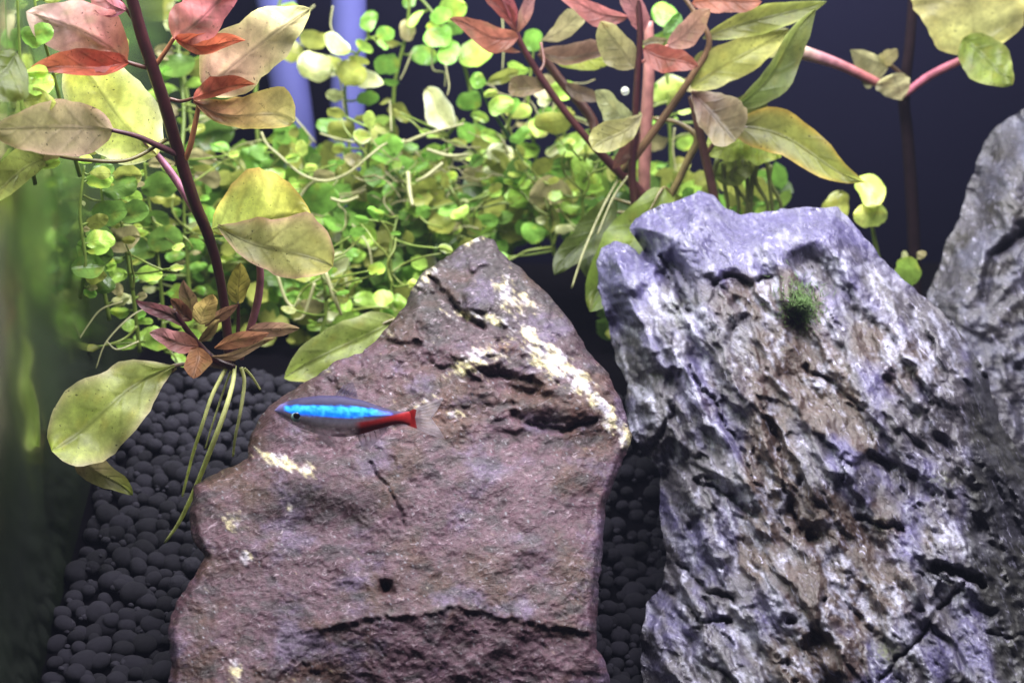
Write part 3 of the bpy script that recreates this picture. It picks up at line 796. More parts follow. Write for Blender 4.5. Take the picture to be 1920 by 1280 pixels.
# --- B: small reddish side plant with hanging roots at the foot of the tall stem
B = empty('rosette_plant', W(415, 695, -1.5), 'small bronze rosette plant with pale hanging roots above the gravel', 'plant', 'broad leaved stem plants')
stalk('stem', B, [(328,585,-2.0),(352,620,-1.8),(378,652,-1.6),(405,676,-1.5),(440,690,-1.4)], [4,6,7,7], MAROON, M_STEM)
stalk('stem', B, [(447,565,-1.5),(446,620,-1.4),(438,680,-1.4)], [3,4,4], MAROON, M_STEM)
for i, (bs, tp, a, b, sh, c0, c1) in enumerate([
    ((345,612,-1.9),(256,559,-2.2),13,14,'lance',(132,92,84),(150,88,92)), ((372,649,-1.9),(279,627,-2.5),18,20,'ovate',(200,130,100),(226,160,160)),
    ((370,650,-2.0),(366,710,-2.6),24,24,'ovate',(196,140,92),(190,132,86)), ((352,594,-1.7),(349,524,-1.9),18,18,'acute',(140,120,76),(160,122,96)),
    ((360,600,-1.8),(318,562,-2.0),12,16,'ovate',(120,78,56),(136,92,62)), ((376,608,-1.8),(396,550,-2.3),22,24,'ovate',(170,150,96),(160,132,76)),
    ((384,612,-1.8),(447,568,-2.1),10,12,'lance',(128,100,68),(150,104,80)), ((447,570,-1.5),(449,492,-1.8),20,20,'ovate',(130,118,56),(146,134,62)),
    ((402,652,-1.6),(505,622,-2.2),14,16,'lance',(196,136,92),(188,130,92)), ((466,618,-1.4),(562,616,-1.9),14,16,'ovate',(176,128,104),(160,134,104)),
    ((395,668,-1.6),(520,640,-1.5),8,10,'lance',(150,120,90),(170,140,104)), ((372,640,-1.9),(415,600,-2.2),10,10,'lance',(120,96,66),(160,140,90))]):
    leaf(B, bs, tp, a, b, sh, c0, c1, None, .6, seed=30 + i, nt=12, ns=4)
leaf(B, (328,685,-1.4), (92,838,-2.7), 72, 70, 'obovate', (176,186,104), (198,210,112), (224,206,172), .18, (6,-4,0), .10, seed=50, nt=26, ns=9)
pet(B, [(425,690,-1.4),(375,682,-1.5),(328,685,-1.4),(290,700,-1.5)], [4,4,4,2], lin((140,120,110)) * .6)
leaf(B, (140,825,-1.6), (243,934,-1.5), 26, 24, 'ovate', (150,112,116), (140,150,60), None, .4, (-4,4,0), .1, seed=51)
pet(B, [(330,690,-1.4),(240,760,-1.0),(170,810,-1.3),(140,825,-1.6)], [3,3,3], OLIVE)
RT = lin((220, 224, 150)) * .95
for i, (pts, r) in enumerate([
    ([(425,688,-1.4),(412,712,-1.5),(396,745,-1.6),(378,800,-1.6),(362,850,-1.2),(348,905,-.6),(342,930,-.4)], [4,4,3,2]),
    ([(440,686,-1.4),(436,720,-1.6),(420,775,-1.8),(392,850,-1.5),(362,925,-.8),(335,980,-.2),(308,1018,.05)], [4,5,5,4,2]),
    ([(452,688,-1.4),(458,715,-1.4),(452,765,-1.4),(441,820,-1.2),(437,855,-.9)], [4,4,3,2]),
    ([(458,690,-1.3),(472,705,-1.2),(488,730,-1.0)], [3,2]),
    ([(435,690,-1.3),(420,730,-1.2),(400,790,-1.1),(385,840,-.9)], [2,2,1.5])]):
    stalk('root', B, pts, r, RT if i < 2 else RT * .7, M_ROOT, 26, 6)

# --- broad leaf leaning out from behind the mauve rock
D_ = empty('small_plant', W(760, 700, 2.6), 'single broad green leaf leaning out from behind the mauve rock', 'plant', 'broad leaved stem plants')
leaf(D_, (745,600,2.6), (534,712,1.4), 62, 42, 'ovate', (150,166,84), (172,186,96), (190,196,130), .25, (0,-8,0), .1, seed=52, nt=20, ns=7)
pet(D_, [(765,690,2.8),(765,640,2.8),(745,600,2.6),(700,615,2.4)], [5,5,4,2], OLIVE)

# --- G: three stems behind the grey rock
Ga = empty('stem_plant', W(1215, 400, 5.5), 'dark red stem plant leaning left in the middle with orange leaf at its top', 'plant', 'broad leaved stem plants')
S1 = [(1225,420,5.6),(1200,362,5.5),(1150,312,5.2),(1108,268,5.0),(1060,210,4.8),(1012,142,4.6),(977,82,4.4),(945,10,4.2),(930,-30,4.1)]
stalk('stem', Ga, S1, [12,10,7,7,6,5], lin((80,34,36)) * .5, M_STEM, 44)
stalk('stem', Ga, [(1120,280,5.3),(1112,230,5.4),(1085,190,5.4),(1050,150,5.4),(1013,98,5.3)], [9,10,10,9,8], lin((90,54,42)) * .6, M_STEM, 26)
for i, (bs, tp, a, b, sh, c0, c1, ce, fo) in enumerate([
    ((972,70,4.2),(838,44,3.4),28,22,'acute',(206,126,96),(184,116,88),None,.5),
    ((976,98,4.4),(880,70,4.3),8,10,'lance',(204,124,92),(216,140,104),None,.4),
    ((968,60,4.2),(908,-22,4.0),12,14,'lance',(150,76,64),(170,88,70),None,.6),
    ((970,62,4.3),(1000,-26,4.0),10,14,'lance',(176,120,84),(210,150,150),None,.6),
    ((964,50,4.2),(945,-30,4.0),10,12,'lance',(176,86,76),(190,110,110),None,.5),
    ((1014,76,4.8),(1098,26,4.2),20,22,'obovate',(160,148,112),(172,164,116),None,.3),
    ((1010,96,5.0),(1156,110,4.2),30,12,'lance',(124,96,76),(138,104,84),(170,140,120),.7),
    ((1020,100,5.6),(1152,112,5.0),10,26,'lance',(190,204,84),(196,206,100),None,.2),
    ((1030,160,4.8),(953,172,4.2),14,28,'obovate',(138,116,92),(146,124,94),None,.4),
    ((1060,158,5.1),(1130,192,4.6),14,14,'ovate',(108,88,68),(122,100,78),None,.5)]):
    leaf(Ga, bs, tp, a, b, sh, c0, c1, ce, fo, seed=60 + i, nt=14, ns=5)
pet(Ga, [(1009,138,4.6),(1020,118,4.7),(1014,80,4.8)], [3,3], BROWN)

Gb = empty('stem_plant', W(1185, 420, 4.6), 'upright dark stem plant with tan leaves above the gap between the rocks', 'plant', 'broad leaved stem plants')
S2 = [(1195,420,4.8),(1185,330,4.6),(1190,255,4.3),(1192,200,4.1),(1196,130,3.9),(1200,60,3.7),(1195,-30,3.5)]
stalk('stem', Gb, S2, [8,8,7,7,6,6], lin((70,30,32)) * .5, M_STEM, 40)
stalk('stem', Gb, [(1210,420,6.2),(1208,332,6.0),(1212,230,5.8),(1217,125,5.6),(1216,40,5.4)], [12,12,12,11,9], lin((190,130,124)) * .55, M_STEM, 26)
for i, (bs, tp, a, b, sh, c0, c1, ce, fo) in enumerate([
    ((1178,32,3.8),(1024,-12,3.2),24,14,'acute',(206,128,114),(216,136,122),None,.5),
    ((1190,128,3.9),(1126,40,3.4),36,26,'ovate',(150,140,100),(176,172,114),None,.3),
    ((1204,214,3.9),(1114,284,3.0),26,36,'obovate',(146,138,100),(180,176,112),(196,190,120),.3),
    ((1190,224,4.2),(1112,176,4.0),30,20,'ovate',(160,166,116),(168,170,120),None,.2),
    ((1206,92,3.8),(1308,128,3.0),24,26,'ovate',(190,104,84),(176,100,78),None,.4),
    ((1205,60,3.8),(1170,-26,3.4),20,22,'ovate',(206,130,122),(210,150,140),None,.4),
    ((1252,86,3.9),(1334,20,3.3),20,26,'ovate',(206,150,130),(176,140,108),None,.3),
    ((1202,84,4.0),(1252,72,4.2),8,10,'lance',(140,130,96),(150,136,100),None,.4),
    ((1200,250,4.3),(1150,318,4.6),14,16,'lance',(130,84,66),(120,80,64),None,.4)]):
    leaf(Gb, bs, tp, a, b, sh, c0, c1, ce, fo, seed=80 + i, nt=16, ns=5)
pet(Gb, [(1197,120,3.9),(1225,105,3.8),(1252,86,3.9)], [3,3], lin((180,110,100)) * .6)
pet(Gb, [(1196,115,3.9),(1160,112,4.0),(1130,108,4.2)], [3,2], BROWN)

Gc = empty('stem_plant', W(1300, 420, 4.2), 'bushy plant with long green and mauve leaves above the grey rock peak', 'plant', 'broad leaved stem plants')
stalk('stem', Gc, [(1170,320,4.9),(1192,292,4.7),(1250,213,4.4),(1294,148,4.1),(1330,80,3.9),(1300,20,3.9),(1262,-30,3.9)], [8,8,7,6,5,4], lin((112,84,56)) * .6, M_STEM, 36)
stalk('stem', Gc, [(1345,420,4.4),(1337,361,4.3),(1322,292,4.1),(1308,232,3.9),(1296,180,3.8)], [9,9,9,8,7], lin((78,50,42)) * .7, M_STEM, 24)
stalk('stem', Gc, [(1235,400,5.0),(1265,352,4.8),(1290,300,4.6),(1306,258,4.4),(1270,230,4.4),(1225,222,4.5)], [7,7,7,5,4], lin((120,104,62)) * .6, M_STEM, 28)
for i, (bs, tp, a, b, sh, c0, c1, ce, fo) in enumerate([
    ((1298,6,4.0),(1428,0,3.4),20,24,'ovate',(196,118,84),(190,120,88),None,.4),
    ((1318,72,4.0),(1550,0,3.2),24,26,'lance',(116,116,56),(132,142,62),(186,196,100),.35),
    ((1296,165,4.2),(1478,52,3.6),40,34,'ovate',(168,172,88),(186,186,100),(196,190,110),.25),
    ((1372,206,3.8),(1538,24,3.0),16,44,'lance',(92,110,46),(118,126,66),(140,148,92),.4),
    ((1296,172,3.7),(1380,264,2.9),60,36,'obovate',(118,82,72),(140,130,98),(160,146,116),.4),
    ((1372,236,3.8),(1630,330,3.0),50,38,'acute',(116,116,62),(176,184,86),(214,176,80),.3),
    ((1360,250,4.2),(1440,172,3.8),30,36,'ovate',(96,106,46),(112,122,54),None,.3),
    ((1300,120,4.4),(1390,96,4.2),20,30,'ovate',(104,106,58),(126,122,66),None,.3),
    ((1398,256,4.9),(1326,292,4.6),30,44,'ovate',(176,196,80),(190,206,100),None,.2),
    ((1388,262,4.8),(1466,292,4.4),36,34,'acute',(160,186,70),(190,210,86),None,.2),
    ((1340,330,5.0),(1420,300,4.8),26,30,'ovate',(140,160,76),(166,176,90),None,.2),
    ((1275,25,4.2),(1246,70,4.0),12,12,'ovate',(96,150,56),(110,160,60),None,.3)]):
    leaf(Gc, bs, tp, a, b, sh, c0, c1, ce, fo, seed=100 + i, nt=18, ns=6)
pet(Gc, [(1322,292,4.1),(1345,262,3.9),(1375,236,3.8),(1430,250,3.7)], [4,4,4,2], lin((100,66,50)) * .6)
for k in range(9):
    r = random.Random(300 + k); x = 1345 + k * 13 + r.uniform(-6, 6)
    stalk('root', Gc, [(x, 290 + r.uniform(0, 20), 4.9), (x + r.uniform(-10, 12), 340, 5.0), (x + r.uniform(-8, 26), 385, 5.1), (x + r.uniform(-6, 40), 430, 5.2)], [5, 4, 3], lin((140, 150, 84)) * .55, M_ROOT, 12, 6)

# --- large dim green leaves drooping into the gap between the rocks
J = empty('small_plant', W(1230, 470, 4.8), 'dim green drooping leaves in the gap behind the two big rocks', 'plant', 'broad leaved stem plants')
leaf(J, (1245,352,4.2), (1112,588,3.2), 64, 52, 'ovate', (140,160,72), (124,146,62), None, .2, (-6,0,0), .1, seed=130, nt=20, ns=7)
leaf(J, (1150,372,5.2), (1046,520,4.6), 30, 34, 'ovate', (96,112,50), (88,100,48), None, .2, seed=131)
leaf(J, (1110,400,6.0), (1100,520,5.4), 34, 30, 'ovate', (90,106,46), (84,96,44), None, .2, seed=132)
pet(J, [(1262,430,5.0),(1262,390,4.7),(1245,352,4.2),(1215,400,4.0)], [5,5,4,2], OLIVE)
pet(J, [(1262,430,5.0),(1200,390,5.2),(1150,372,5.2)], [4,4,3], OLIVE)
pet(J, [(1262,432,5.0),(1180,400,5.8),(1110,400,6.0)], [4,4,3], OLIVE)

# --- H: shaded stem with a V of pink leaf stalks, upper right
H = empty('stem_plant', W(1712, 470, 8.5), 'shaded stem plant with pink V shaped leaf stalks at the upper right', 'plant', 'broad leaved stem plants')
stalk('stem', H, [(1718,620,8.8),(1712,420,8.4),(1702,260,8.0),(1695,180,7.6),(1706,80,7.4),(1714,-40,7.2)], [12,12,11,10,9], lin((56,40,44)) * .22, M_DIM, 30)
stalk('petiole', H, [(1692,180,7.5),(1640,153,7.0),(1575,122,6.3),(1520,103,5.8),(1478,92,5.4)], [7,9,10,13,16], np.array([lin((190,130,130)), lin((200,120,120)), lin((214,150,160)), lin((236,216,180))]) * .6, M_STEM, 24)
stalk('petiole', H, [(1694,180,7.5),(1735,148,7.0),(1775,126,6.5),(1826,103,6.0)], [7,8,8,7], lin((206,120,142)) * .6, M_STEM, 20)
leaf(H, (1478,92,5.4), (1380,60,4.8), 24, 20, 'ovate', (206,200,140), (170,180,90), None, .2, seed=140)
leaf(H, (1824,104,5.9), (1790,-110,4.6), 96, 108, 'ovate', (190,192,116), (186,172,122), (216,206,130), .2, (0,0,0), .12, seed=141, nt=22, ns=8, kc=1.15)
leaf(H, (1806,72,5.6), (1900,158,4.6), 42, 44, 'ovate', (150,172,80), (172,190,90), (190,196,120), .25, (0,0,0), .2, seed=142, nt=16, ns=6, kc=.75)
leaf(H, (1668,122,7.2), (1593,96,6.6), 46, 12, 'acute', (176,172,124), (160,156,112), None, .3, seed=143)
leaf(H, (1650,122,7.2), (1682,92,6.8), 14, 16, 'ovate', (184,176,116), (170,160,112), None, .3, seed=144)
leaf(H, (1691,188,7.2), (1676,138,6.6), 40, 26, 'obovate', (176,168,126), (162,158,116), None, .3, seed=145)
pet(H, [(1704,160,7.5),(1690,140,7.4),(1668,122,7.2),(1650,122,7.2)], [4,4,3], lin((140,120,90)) * .5)

# ------------------------------------------------------------------ round leaved creeping sprigs
GRN = {'g': (134,184,80), 'l': (170,208,92), 'b': (198,220,112), 'o': (152,158,76), 'd': (98,130,58), 'p': (192,196,142), 't': (162,152,110), 'c': (196,196,146)}
SP = [  # label, stem points, stem colour
 ('round leaved sprig between the tall left stem and violet pipe, low', [(560,620,9),(520,480,8),(505,380,7.5),(513,318,7)]),
 ('lime round leaved sprig just right of the yellow leaf, with curled root', [(640,620,9),(605,470,8),(588,370,7),(565,290,6.5)]),
 ('tall green sprig crossing the violet pipe with heart shaped top leaves', [(610,620,9.5),(650,430,9),(655,270,8.4),(648,150,8),(690,70,7.5)]),
 ('sprig with a bright lime leaf tuft in front of the violet pipe', [(690,620,9),(700,430,8),(690,320,7.2),(693,240,6.4)]),
 ('glossy green sprig beside the left shoulder of the mauve rock', [(728,640,4.6),(735,540,4.6),(732,470,4.6),(745,405,4.8)]),
 ('green sprig hanging from the top edge right of the violet pipe', [(780,620,9.6),(745,380,9.2),(738,180,8.8),(762,60,8.4),(770,-30,8.2)]),
 ('sprig carrying the large cream edged oval leaf', [(870,460,9),(850,340,8.4),(838,260,7.8),(870,225,7.2)]),
 ('sprig with a straight dark green stem slanting through the centre', [(1010,352,7),(985,312,6.8),(940,235,6.3),(912,190,6),(893,140,5.8)]),
 ('sprig with big lime leaves under the top edge near the orange leaf', [(905,470,9.6),(895,260,9.2),(872,130,8.8),(835,60,8.2),(800,10,8.2),(760,-30,8.2)]),
 ('sprig with a bright round leaf beside the leaning red stem', [(1010,470,9),(1005,300,9),(990,200,8.4),(1000,95,8.2)]),
 ('small bright green sprig above the mauve rock peak', [(880,470,7.6),(868,420,7.2),(858,380,6.8)]),
 ('lime sprig under the lower end of the leaning red stem', [(1105,470,7),(1092,380,6.6),(1098,310,6.2)]),
 ('sprig with one large olive round leaf above the rock gap', [(1040,480,7.4),(1032,420,7),(1025,360,6.8)]),
 ('sprig with pale lime leaf right of the pink stem', [(1262,430,9.2),(1258,280,8.8),(1252,170,8.4),(1244,30,8)]),
 ('pair of bright lime leaves standing right of the grey rock top', [(1655,520,6.6),(1640,450,6.2),(1634,405,6),(1632,360,6)]),
 ('dark round leaf peeping over the top right of grey rock', [(1590,500,7),(1578,440,6.8),(1570,400,6.6)]),
 ('small pale sprig in the notch between grey rock and dark rock', [(1722,620,7),(1712,560,6.6),(1702,500,6.4)]),
 ('mossy lime sprig low in the middle left of the mauve peak', [(820,520,8.6),(800,430,8),(770,360,7.4),(740,320,7)]),
 ('sprig with olive leaves low behind the mottled pink edged leaf', [(640,640,7),(650,540,7),(640,460,7),(655,400,7)]),
 ('thin sprig below the pointed tip of the pink edged leaf', [(600,640,4.5),(612,570,4.4),(600,500,4.2),(587,470,4)]),
 ('sprig in the dim tangle right of the cream oval leaf', [(960,480,9),(950,390,8.6),(935,310,8),(948,255,7.6)]),
 ('sprig at the far left of the tangle beside the dark red stem', [(440,620,9),(452,480,8.6),(470,380,8.2),(468,290,8)]),
 ('dim sprig behind the tall stem, below the tan leaf', [(380,600,9.5),(400,430,9.2),(420,300,9),(400,200,9)]),
 ('tall sprig reaching the top edge behind the tan leaf', [(470,600,10),(490,380,10),(480,160,10),(520,20,10),(540,-40,10)]),
 ('sprig at the top edge behind the tall red stem', [(340,580,10),(370,350,10.5),(340,120,10.5),(310,20,10.5),(300,-40,10.5)]),
 ('sprig of yellowish leaves left of the upright dark stem', [(1060,470,8),(1070,330,7.8),(1050,220,7.6),(1030,165,7.4)]),
 ('trailing sprig of green leaves behind the pink upper left leaf', [(150,330,-1.0),(125,240,-1.9),(98,130,-2.7),(72,40,-3.9),(62,-20,-4.1)]),
 ('trailing sprig of green leaves at the very left edge', [(66,345,-4.0),(44,230,-4.9),(38,120,-5.0),(32,-10,-5.2)]),
 ('sprig of green leaves behind the large yellow left leaf', [(190,340,.3),(200,200,.5),(215,90,.9),(200,-20,1.0)]),
 ('dim sprig right behind the tall dark red stem', [(335,340,6),(345,210,6.4),(335,100,6.8),(350,-20,7)]),
 ('hanging green sprig left of the bronze rosette', [(150,560,-.7),(160,490,-.6),(150,400,-.6),(158,310,-.6)]),
 ('dim sprig between the tall stem and the pink edged leaf', [(360,640,6.5),(352,500,6),(345,400,5.6),(352,300,5.4)]),
 ('hanging dim sprig under the big pale green left leaf', [(205,600,1.4),(186,480,1.0),(192,380,.9),(182,300,.8)]),
 ('dim sprig left of the tall stem under the grey pink leaf', [(262,660,2.2),(248,540,1.8),(228,420,1.4),(215,330,1.0)]),
 ('dim sprig between the left glass and the tall stem', [(310,660,4.6),(300,520,4.2),(282,400,3.8),(270,300,3.4)]),
]
# leaves seen one by one: (px, py, radius, colour class, flatness)
RL = []
for (x, y, r, c, f) in [(620,115,60,'g',.8),(705,185,52,'g',.8),(690,245,38,'g',.6),(590,255,56,'l',.55),(715,350,70,'g',.9),(735,450,45,'g',.4),(610,540,62,'g',.7),(520,400,84,'o',.9),(310,220,76,'o',.8),
      (320,365,100,'p',.8),(440,240,84,'b',.55),(430,520,50,'p',.7),(465,705,76,'o',.95),(620,650,46,'b',.8),(580,740,50,'b',.8),(685,705,46,'b',.8),(250,810,46,'b',.8),(200,860,40,'l',.7),(300,915,36,'b',.7),
      (100,960,62,'l',.7),(60,900,42,'g',.7),(1010,90,62,'g',.8),(990,190,84,'g',.8),(1050,285,72,'g',.8),(1205,285,108,'l',.7),(1512,220,62,'g',.9),(1430,370,60,'l',.6),(830,165,62,'t',.8),(1160,545,68,'g',.9),
      (1205,440,46,'g',1),(1340,580,74,'l',.8),(1430,605,74,'b',.6),(1000,590,130,'c',.62),(1280,510,40,'b',.6),(1220,640,52,'l',.6),(1210,710,56,'g',.6),(1285,740,62,'l',.7),(1440,740,62,'g',.6),(1480,815,68,'l',.7),
      (1330,840,76,'p',.8),(1200,940,76,'t',.8),(1290,930,56,'p',.5),(1380,950,62,'g',.8),(1470,985,52,'l',.7),(1780,900,64,'l',.9),(1812,992,74,'l',.8),(1610,1075,120,'t',.9),(1650,950,66,'g',.8),(1470,1090,46,'d',1),
      (1110,1155,58,'l',.6),(1060,1095,40,'g',.7),(1115,1075,36,'g',.6),(345,1090,112,'g',.8),(780,1190,112,'l',.7),(640,1050,122,'o',.8),(930,1060,104,'o',.8),(600,1225,50,'l',.8),(590,1000,60,'o',.7),(1350,420,90,'o',.4),
      (560,330,60,'o',.4),(780,620,70,'o',.7),(1700,1050,70,'o',.8),(1230,1180,90,'d',.8),(1330,1200,80,'d',.8),(1550,1180,70,'o',.8),(900,1240,80,'d',.6)]:
    RL.append((480 + x / 2.909, y / 2.909, r / 2.909, c, f))
for (x, y, r, c, f) in [(660,350,100,'g',.9),(695,455,58,'l',.8),(782,485,46,'l',.9),(645,490,40,'g',.7),(855,280,62,'l',.35),(720,540,30,'g',.8),(480,330,70,'o',.7),(430,560,50,'o',.6),(630,240,60,'o',.6),(560,150,80,'o',.7),
                        (490,500,40,'l',.9),(520,545,45,'l',.4),(1000,80,70,'d',.7),(1180,180,80,'o',.5),(1400,130,90,'d',.6),(880,190,60,'d',.7),(1560,80,80,'o',.7),(1700,130,60,'d',.6)]:
    RL.append((480 + x / 2.909, 400 + y / 2.909, r / 2.909, c, f))
RL += [(1630,358,33,'b',.85),(1632,402,32,'b',.8),(1570,390,33,'o',.9),(1706,508,27,'l',1.0),(1697,480,10,'p',.6),(1728,478,10,'t',.8),(1255,172,36,'b',.8),(1246,28,26,'g',.9),(1240,70,20,'g',.5),
       (1285,210,14,'b',.35),(505,40,24,'o',.7),(545,95,26,'o',.8),(440,330,34,'d',.8),(470,300,26,'g',.7),(455,390,30,'d',.8),(400,250,40,'d',.8),(380,320,34,'d',.7),(415,180,36,'d',.8),
       (345,40,30,'d',.7),(330,120,36,'d',.7),(310,15,30,'o',.7),(1050,165,26,'l',.5),(1040,225,40,'o',.6),(1075,270,36,'l',.6),(1010,235,34,'o',.5)]
RL += [(178,470,36,'d',.8),(165,500,32,'d',.7),(192,520,32,'d',.8),(185,440,32,'d',.7),(190,330,30,'d',.7),(225,350,34,'d',.8),(250,400,30,'d',.8),(205,400,34,'d',.8),
       (240,330,26,'o',.8),(215,450,30,'d',.7),(285,420,34,'d',.8),(300,350,36,'d',.7),(265,470,30,'d',.8),(310,450,34,'d',.8)]
sprigs = []
for i, (lab, pts) in enumerate(SP):
    root = empty('round_leaf_sprig', W(*pts[0]), lab, 'plant', 'small round leaved sprigs')
    col = lin((150, 176, 76)) * .5 if i != 7 else lin((74, 120, 62)) * .5
    stalk('stem', root, pts, [4.5, 4, 3.2, 2.6], col, M_ROOT, 30, 6)
    sprigs.append((root, catmull(pts, 60)))
def round_leaf(k, x, y, r, c, f, dz=None, kc=None, rr=None, shape='round'):
    rr = rr or random.Random(500 + int(x * 7 + y * 13))
    root, P = sprigs[k]
    dd = np.hypot(P[:, 0] - x, P[:, 1] - y); j = int(dd.argmin()); q = P[j]
    z = q[2] - 0.35 + rr.uniform(-.25, .25) if dz is None else dz
    ang = math.atan2(y - q[1], x - q[0]) if dd[j] > 4 else rr.uniform(0, 6.28)
    ex, ey = math.cos(ang), math.sin(ang)
    tz = rr.uniform(-.6, .45)
    base = (x - ex * r, y - ey * r, z + .12); tip = (x + ex * r, y + ey * r, z + tz * r / 30)
    cc = np.array(GRN[c], float) * rr.uniform(.92, 1.08)
    cb = np.clip(cc * .93, 0, 255); ct = np.clip(cc * 1.07, 0, 255)
    ce = (226, 228, 216) if c == 'c' else ((224, 232, 196) if c in 'pb' and rr.random() < .5 else None)
    leaf(root, base, tip, r * f, r * f * rr.uniform(.7, 1.0), shape, cb, ct, ce, rr.uniform(-1.0, 1.2), (0, 0, 0), .1, seed=rr.randrange(1000), mat=M_ROUND, nt=13, ns=4, kc=kc, roll=rr.uniform(-1.4, 1.4))
    if dd[j] + 0 > r + 4:
        stalk('petiole', root, [tuple(q), ((q[0] + base[0]) / 2 + rr.uniform(-4, 4), (q[1] + base[1]) / 2 + rr.uniform(-3, 5), (q[2] + base[2]) / 2), (base[0] + ex * 4, base[1] + ey * 4, base[2])],
              [2.4, 2], lin((160, 186, 84)) * .5, M_ROOT, 8, 5)
for (x, y, r, c, f) in RL:
    k = min(range(len(sprigs)), key=lambda i: np.hypot(sprigs[i][1][:, 0] - x, sprigs[i][1][:, 1] - y).min())
    round_leaf(k, x, y, r, c, f)
# further leaf pairs along the stems
rq = random.Random(77)
for k, (root, P) in enumerate(sprigs):
    if k in (14, 15, 16, 4, 7): continue
    for j in range(4, 58, 6 if k < 26 else 4):
        if rq.random() < .25: continue
        for sgn in (-1, 1):
            T = P[min(j + 1, 59)] - P[j - 1]; nn = np.array((-T[1], T[0])) / (np.hypot(T[0], T[1]) + 1e-6)
            r = rq.choice([rq.uniform(6, 13), rq.uniform(11, 22), rq.uniform(18, 32)]); x = P[j, 0] + sgn * nn[0] * r * 1.3 + rq.uniform(-6, 6); y = P[j, 1] + sgn * nn[1] * r * 1.3 + rq.uniform(-8, 8)
            if y < 220 and rq.random() < (.45 if k < 26 else .15): continue
            if x < 960 - 822.9 * 40 / (40.0 + P[j, 2] + .6) + r + 3: continue
            if 950 < x < 1140 and y > 440: continue
            round_leaf(k, x, y, r, rq.choice('gglolotpl'), rq.uniform(.3, .95), dz=P[j, 2] + rq.uniform(-.2, .6), rr=rq, shape=rq.choice(['round', 'round', 'ovate', 'obovate', 'obovate']))
# threads: pale wandering roots
TH = [(33,[(230,565,1.0),(190,580,.9),(165,610,.8),(140,650,.6)],1.6),(33,[(300,570,2),(250,590,1.6),(200,640,1.2),(180,690,1)],1.6),(33,[(260,640,1.5),(220,655,1.2),(200,640,1.2)],1.8),
      (1,[(490,248,6),(500,270,6),(524,292,6),(566,327,6),(611,339,6),(655,323,6),(693,292,6),(727,268,6.4),(772,265,6.8)],2.6),(0,[(556,378,6.4),(575,352,6.4),(592,338,6.2)],3),(3,[(620,372,6),(645,378,6),(672,369,6)],3.2),
      (2,[(624,12,8),(620,48,8),(630,70,8)],1.8),(5,[(773,96,8.5),(760,130,8.5),(750,150,8.5)],1.8),(8,[(810,93,8.2),(812,130,8.2),(834,137,8.2),(834,162,8.2)],1.8),(2,[(731,189,8),(734,248,7.6)],1.8),
      (2,[(634,117,7.8),(645,206,7.8)],2),(1,[(552,220,7),(592,268,7)],1.8),(17,[(765,323,6.4),(768,360,6.2),(774,386,6)],5),(17,[(830,306,6.8),(800,330,6.6),(780,340,6.6)],3.4),(6,[(720,285,7),(790,255,7),(870,232,7)],3),
      (6,[(800,280,7),(840,292,7),(878,290,7)],3.6),(7,[(835,120,7),(842,160,7),(838,180,7)],1.6),(9,[(942,30,8.6),(944,90,8.6),(942,132,8.6)],1.6),(11,[(1160,335,5.4),(1130,390,5),(1095,470,4.6),(1072,540,4.4)],2.2),
      (11,[(1178,330,5.2),(1150,370,5),(1120,440,4.6)],2),(20,[(862,420,8),(900,418,7.8),(950,436,7.6)],2.6),(19,[(520,515,3.8),(535,560,3.8),(550,575,3.8),(562,560,3.8)],3.4),(19,[(610,510,3.8),(628,560,3.8),(640,590,4)],4.5),
      (19,[(590,530,3.9),(570,590,4),(552,600,4)],3.4),(13,[(1265,240,8),(1262,280,8),(1270,330,8)],1.6),(21,[(440,290,7.6),(420,300,7.6),(445,275,7.4),(490,262,7)],1.6),(3,[(600,250,7),(640,262,7),(700,270,7),(760,262,7)],2),
      (23,[(590,10,9),(560,40,9),(540,70,9)],1.8),(10,[(840,440,7),(870,425,7),(905,430,7)],1.8),(0,[(470,470,6.5),(500,495,6.2),(540,500,6)],1.6),(18,[(660,420,6.6),(690,460,6.4),(700,520,6.4)],2)]
for k, pts, r in TH:
    stalk('root', sprigs[k][0], pts, [r, r, r * .7], lin((206, 204, 150)) * .6, M_ROOT, 5 * len(pts) + 4, 6)
# thin runners weaving through the tangle
for k in range(len(sprigs)):
    if k in (14, 15, 16, 26, 27, 28, 30, 32): continue
    r = random.Random(1300 + k); P = sprigs[k][1]
    for q in range(5):
        p = [tuple(P[r.randrange(8, 50)] + np.array((0, 0, -.2)))]
        a = r.choice([r.uniform(-2.6, -.5), r.uniform(0, 6.28)])
        for m in range(4):
            a += r.uniform(-.5, .5); p.append((p[-1][0] + math.cos(a) * 26, p[-1][1] + math.sin(a) * 22, p[-1][2] + r.uniform(-.3, .15)))
        if p[-1][1] < 200 or (p[-1][0] > 950 and p[-1][1] > 430): continue
        stalk('stem', sprigs[k][0], p, [2.6, 2.2, 1.6], lin((178, 196, 96)) * r.uniform(.35, .6), M_ROOT, 14, 5)
        round_leaf(k, p[-1][0] + r.uniform(-10, 10), p[-1][1] - 8, r.uniform(9, 18), r.choice('glbog'), r.uniform(.4, .9), dz=p[-1][2] - .1, rr=r)
# fine curly root hairs knotted together in the middle of the tangle, per sprig
for k in (3, 6, 17, 20, 9, 1):
    r = random.Random(900 + k); cx, cy, cz = sprigs[k][1][44]
    for q in range(7):
        p = [(cx + r.uniform(-30, 90), cy + r.uniform(-20, 60), cz + r.uniform(-.6, .4))]
        a = r.uniform(0, 6.28)
        for m in range(5):
            a += r.uniform(-.9, .9); p.append((p[-1][0] + math.cos(a) * 22, p[-1][1] + math.sin(a) * 14, p[-1][2] + r.uniform(-.15, .15)))
        stalk('root', sprigs[k][0], p, [1.6, 1.4, 1], lin((190, 184, 130)) * .55, M_ROOT, 16, 5)

